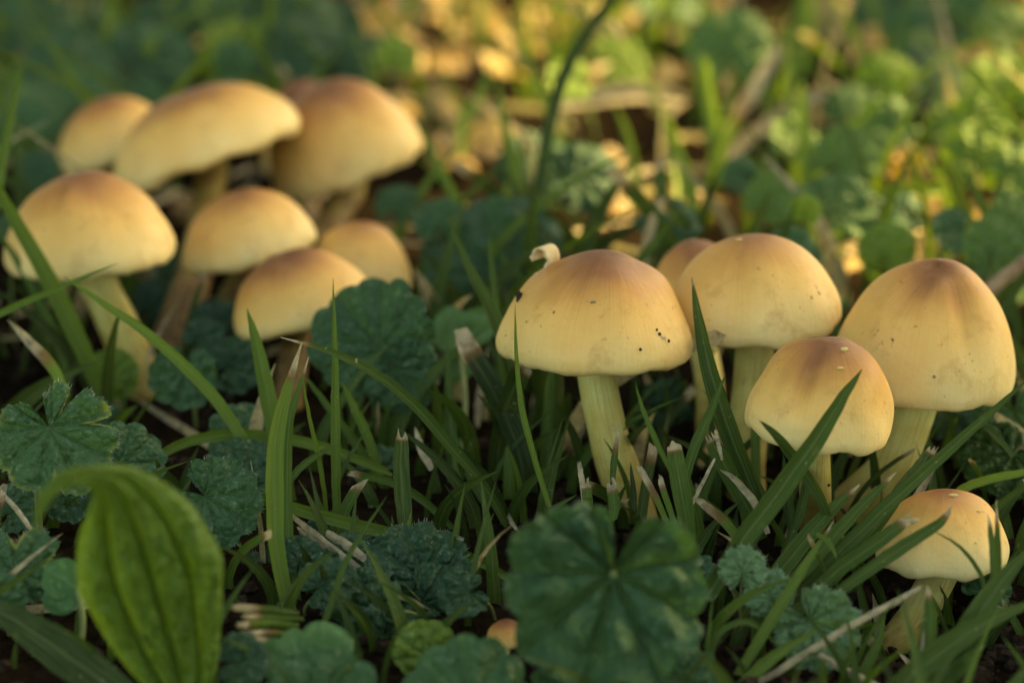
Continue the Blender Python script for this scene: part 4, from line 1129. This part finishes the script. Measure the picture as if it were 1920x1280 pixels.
def scatter_blades(name, label, count, test, hh, ww, tint, dryp, seed, low=False, mat=None):
    rg = random.Random(seed)
    V, F, A, T = [], [], [], []
    nv = made = 0
    for _ in range(count * 8):
        if made >= count: break
        x, y = rg.uniform(-0.30, 0.30), rg.uniform(0.42, 1.35)
        if not test(x, y, rg): continue
        p0 = Vector((x, y, gz(x, y) - 0.001))
        h = rg.uniform(*hh) * CM
        az = rg.uniform(0, 2 * math.pi)
        ln = rg.uniform(0.2, 1.1) * h if not low else rg.uniform(2, 5) * CM
        dirv = Vector((math.cos(az), math.sin(az), 0))
        n = 7
        C = []
        for i in range(n):
            s = i / (n - 1)
            C.append(p0 + dirv * (ln * s ** 1.7 if not low else ln * (s - .5)) + Vector((0, 0, h * (s ** 0.85 if not low else 1.0 + 0.3 * math.sin(s * 3 + az)))) )
        if any(hides(c, 1.06) for c in C): continue
        w_ = rg.uniform(*ww) * CM
        tip = 'point' if rg.random() < .92 else 'cut'
        W = [0.5 * w_ * ((max(0.03, 1 - (i / (n - 1)) ** 2.4)) if tip == 'point' else 1) for i in range(n)]
        dr = 1.0 if rg.random() < dryp else (0.15 if tip == 'cut' else 0)
        v, f, a = blade_mesh(C, W, tip, dr, 0.4, 0.5, rg.uniform(-50, 50), 3, rg)
        V += v; A += a; T += [min(1, max(0, rg.gauss(*tint)))] * len(v)
        F += [tuple(i + nv for i in q) for q in f]
        nv += len(v)
        made += 1
    o = mesh(name, [tuple(v) for v in V], F, {'g': A, 'tint': T}, mat or M_GRASS)
    tag(o, label, 'grass', kind='stuff')
def near(x, y, rg):
    if y > 0.66: return False
    nx = noise.noise(Vector((x * 22, y * 22, 5)))
    p = 0.65 if x > 0.015 else 0.30
    return rg.random() < p + 0.5 * nx
scatter_blades('short_grass', 'short dark grass between the mushroom stems', 1300, near, (0.5, 2.3), (0.10, 0.30), (.28, .15), .09, 51)
scatter_blades('stem_foot_grass', 'fine tangled grass around the feet of the stems', 420, lambda x, y, r: 0.50 < y < 0.585 and -0.01 < x < 0.10, (1.0, 2.7), (0.10, 0.26), (.32, .16), .10, 55)
scatter_blades('grass_tufts', 'dark grass tufts rising behind the mushroom stems', 330, lambda x, y, r: 0.56 < y < 0.70 and r.random() < .5 + .6 * noise.noise(Vector((x * 20, y * 20, 1))), (2.0, 4.2), (0.25, 0.5), (.2, .12), .05, 54)
def back(x, y, rg):
    if y < 0.64: return False
    nx = noise.noise(Vector((x * 10, y * 10, 8)))
    return rg.random() < 0.35 + 0.6 * nx
scatter_blades('meadow_grass', 'blurred grass growing through the leaf carpet', 800, back, (2.0, 5.5), (0.12, 0.32), (.75, .25), .22, 52)
scatter_blades('dry_grass_litter', 'dead straw-coloured grass bits lying on the soil', 560, lambda x, y, r: r.random() < (.6 if y > .66 else .16), (0.15, 0.7), (0.08, 0.26), (.5, .3), 1.0, 53, low=True)
# soil crumbs
def crumbs():
    rg = random.Random(61)
    V, F = [], []
    nv = 0
    for _ in range(1500):
        x, y = rg.uniform(-.14, .14), rg.uniform(.44, .66)
        if rg.random() < .4: x, y = rg.gauss(0.075, .02), rg.gauss(.50, .02)
        r = rg.uniform(.04, .2) ** 1.0 * CM
        c = Vector((x, y, gz(x, y) + r * .3))
        n, m_ = 5, 7
        sd = rg.random() * 50
        for i in range(n):
            a = math.pi * i / (n - 1)
            for j in range(m_):
                b_ = 2 * math.pi * j / m_
                q = Vector((math.sin(a) * math.cos(b_), math.sin(a) * math.sin(b_), math.cos(a)))
                V.append(tuple(c + q * (r * (1 + .7 * noise.noise(q * 1.7 + Vector((sd, 0, 0)))))))
        F += grid_faces(n, m_, True, nv)
        nv += n * m_
    tag(mesh('soil_crumbs', V, F, {}, M_CRUMB, smooth=False), 'loose crumbs of dark soil', 'soil', kind='stuff')
crumbs()

# ------------------------------------------------------------------ an unseen tree added to shade the mushrooms
def tree():
    rg = random.Random(71)
    G0 = Vector((0.06, 0.62, 0))
    cc = G0 + SUN * 2.3
    foot = Vector((cc.x + 0.35, cc.y + 0.15, 0))
    root = thing('shade_tree', 'small leafy tree added out of view to shade the mushrooms', 'tree', foot)
    trunk = [tuple(p) for p in cat([tuple(foot - Vector((0, 0, .05))), tuple(foot + Vector((.02, -.03, .6))), tuple(Vector((cc.x + .1, cc.y, cc.z - .2))), tuple(cc + Vector((0, 0, .5)))], 24)]
    put(tube('trunk', trunk, [0.05 - 0.038 * i / 23 for i in range(24)], M_BARK, 12, foot, 0.2, 2), root)
    for q in range(9):
        st = Vector(trunk[10 + q])
        az = q * 2.4
        en = cc + Vector((math.cos(az) * .62, math.sin(az) * .62, rg.uniform(-.3, .5)))
        put(tube('limb', [tuple(p) for p in cat([tuple(st), tuple(st.lerp(en, .5) + Vector((0, 0, .08))), tuple(en)], 10)], [0.014 - .011 * i / 9 for i in range(10)], M_BARK, 7, st, 0.2, q), root)
    V, F = [], []
    made = 0
    while made < 12500:
        q = Vector((rg.uniform(-1, 1), rg.uniform(-1, 1), rg.uniform(-1, 1)))
        if q.length > 1: continue
        L = cc + Vector((q.x * .95, q.y * .95, q.z * .75))
        g = L - SUN * ((L.z - 0.025) / SUN.z)
        # gaps cut in the crown so that sun dapples fall behind the mushrooms
        yb = 0.618 + 0.055 * min(1, max(0, (0.085 - g.x) / 0.10))
        thin = min(1.0, max(0.0, (g.y - yb) / 0.03))
        if g.x < -0.015: thin *= min(1, max(0.0, (g.y - 0.72 + (g.x + 0.015) * 3.5) / 0.04))
        if thin > 0 and noise.noise(Vector((g.x * 15, g.y * 15, 4.0))) < thin * 1.25 - 1.03:
            continue
        if thin > 0 and rg.random() < thin * 0.45: continue
        ln, wd = rg.uniform(.035, .06), rg.uniform(.014, .022)
        d1 = Vector((rg.gauss(0, 1), rg.gauss(0, 1), rg.gauss(-.3, .6))).normalized()
        d2 = d1.cross(Vector((rg.gauss(0, 1), rg.gauss(0, 1), rg.gauss(0, 1)))).normalized()
        nn = d1.cross(d2)
        o = len(V)
        V += [tuple(L), tuple(L + d1 * ln * .5 + d2 * wd + nn * .006), tuple(L + d1 * ln), tuple(L + d1 * ln * .5 - d2 * wd + nn * .006)]
        F += [(o, o + 1, o + 2), (o, o + 2, o + 3)]
        made += 1
    put(mesh('crown', V, F, {}, M_TREELEAF, cc, smooth=False), root)
tree()

# ------------------------------------------------------------------ unseen trees added around the patch to block low sky light
def wood():  # out-of-view trees, put in to limit the sky light
    rg = random.Random(81)
    V, F = [], []
    for _ in range(3600):
        while True:
            q = Vector((rg.uniform(-1, 1), rg.uniform(-1, 1), rg.uniform(-1, 1)))
            if 0.35 < q.length < 1: break
        L = Vector((q.x * 1.7, q.y * 1.7, 2.3 + q.z * 2.0))
        d1 = Vector((rg.gauss(0, 1), rg.gauss(0, 1), rg.gauss(-.3, .6))).normalized()
        d2 = d1.cross(Vector((rg.gauss(0, 1), rg.gauss(0, 1), rg.gauss(0, 1)))).normalized()
        ln, wd = rg.uniform(.14, .22), rg.uniform(.05, .08)
        o = len(V)
        V += [tuple(L), tuple(L + d1 * ln * .5 + d2 * wd), tuple(L + d1 * ln), tuple(L + d1 * ln * .5 - d2 * wd)]
        F += [(o, o + 1, o + 2), (o, o + 2, o + 3)]
    first = None
    for az, dist in ((2, 4.2), (-34, 3.9), (-72, 4.1), (112, 4.6)):
        loc = Vector((math.sin(R_(az)) * dist, 0.6 + math.cos(R_(az)) * dist, 0))
        root = thing('sky_block_tree', 'leafy tree added out of view to block the low sky', 'tree', loc, 'trees added to block low sky')
        root.rotation_euler.z = az
        if first is None:
            c = mesh('crown', V, F, {}, M_TREELEAF, smooth=False)
            t = tube('trunk', [(0, 0, -.1), (.03, .02, 1), (0, .05, 2), (.04, 0, 3.4)], [.13, .11, .09, .03], M_BARK, 12)
            first = (c, t)
        else:
            c, t = first[0].copy(), first[1].copy()
            COL.objects.link(c); COL.objects.link(t)
        for o in (c, t):
            o.parent = root
            o.location = (0, 0, 0)
wood()
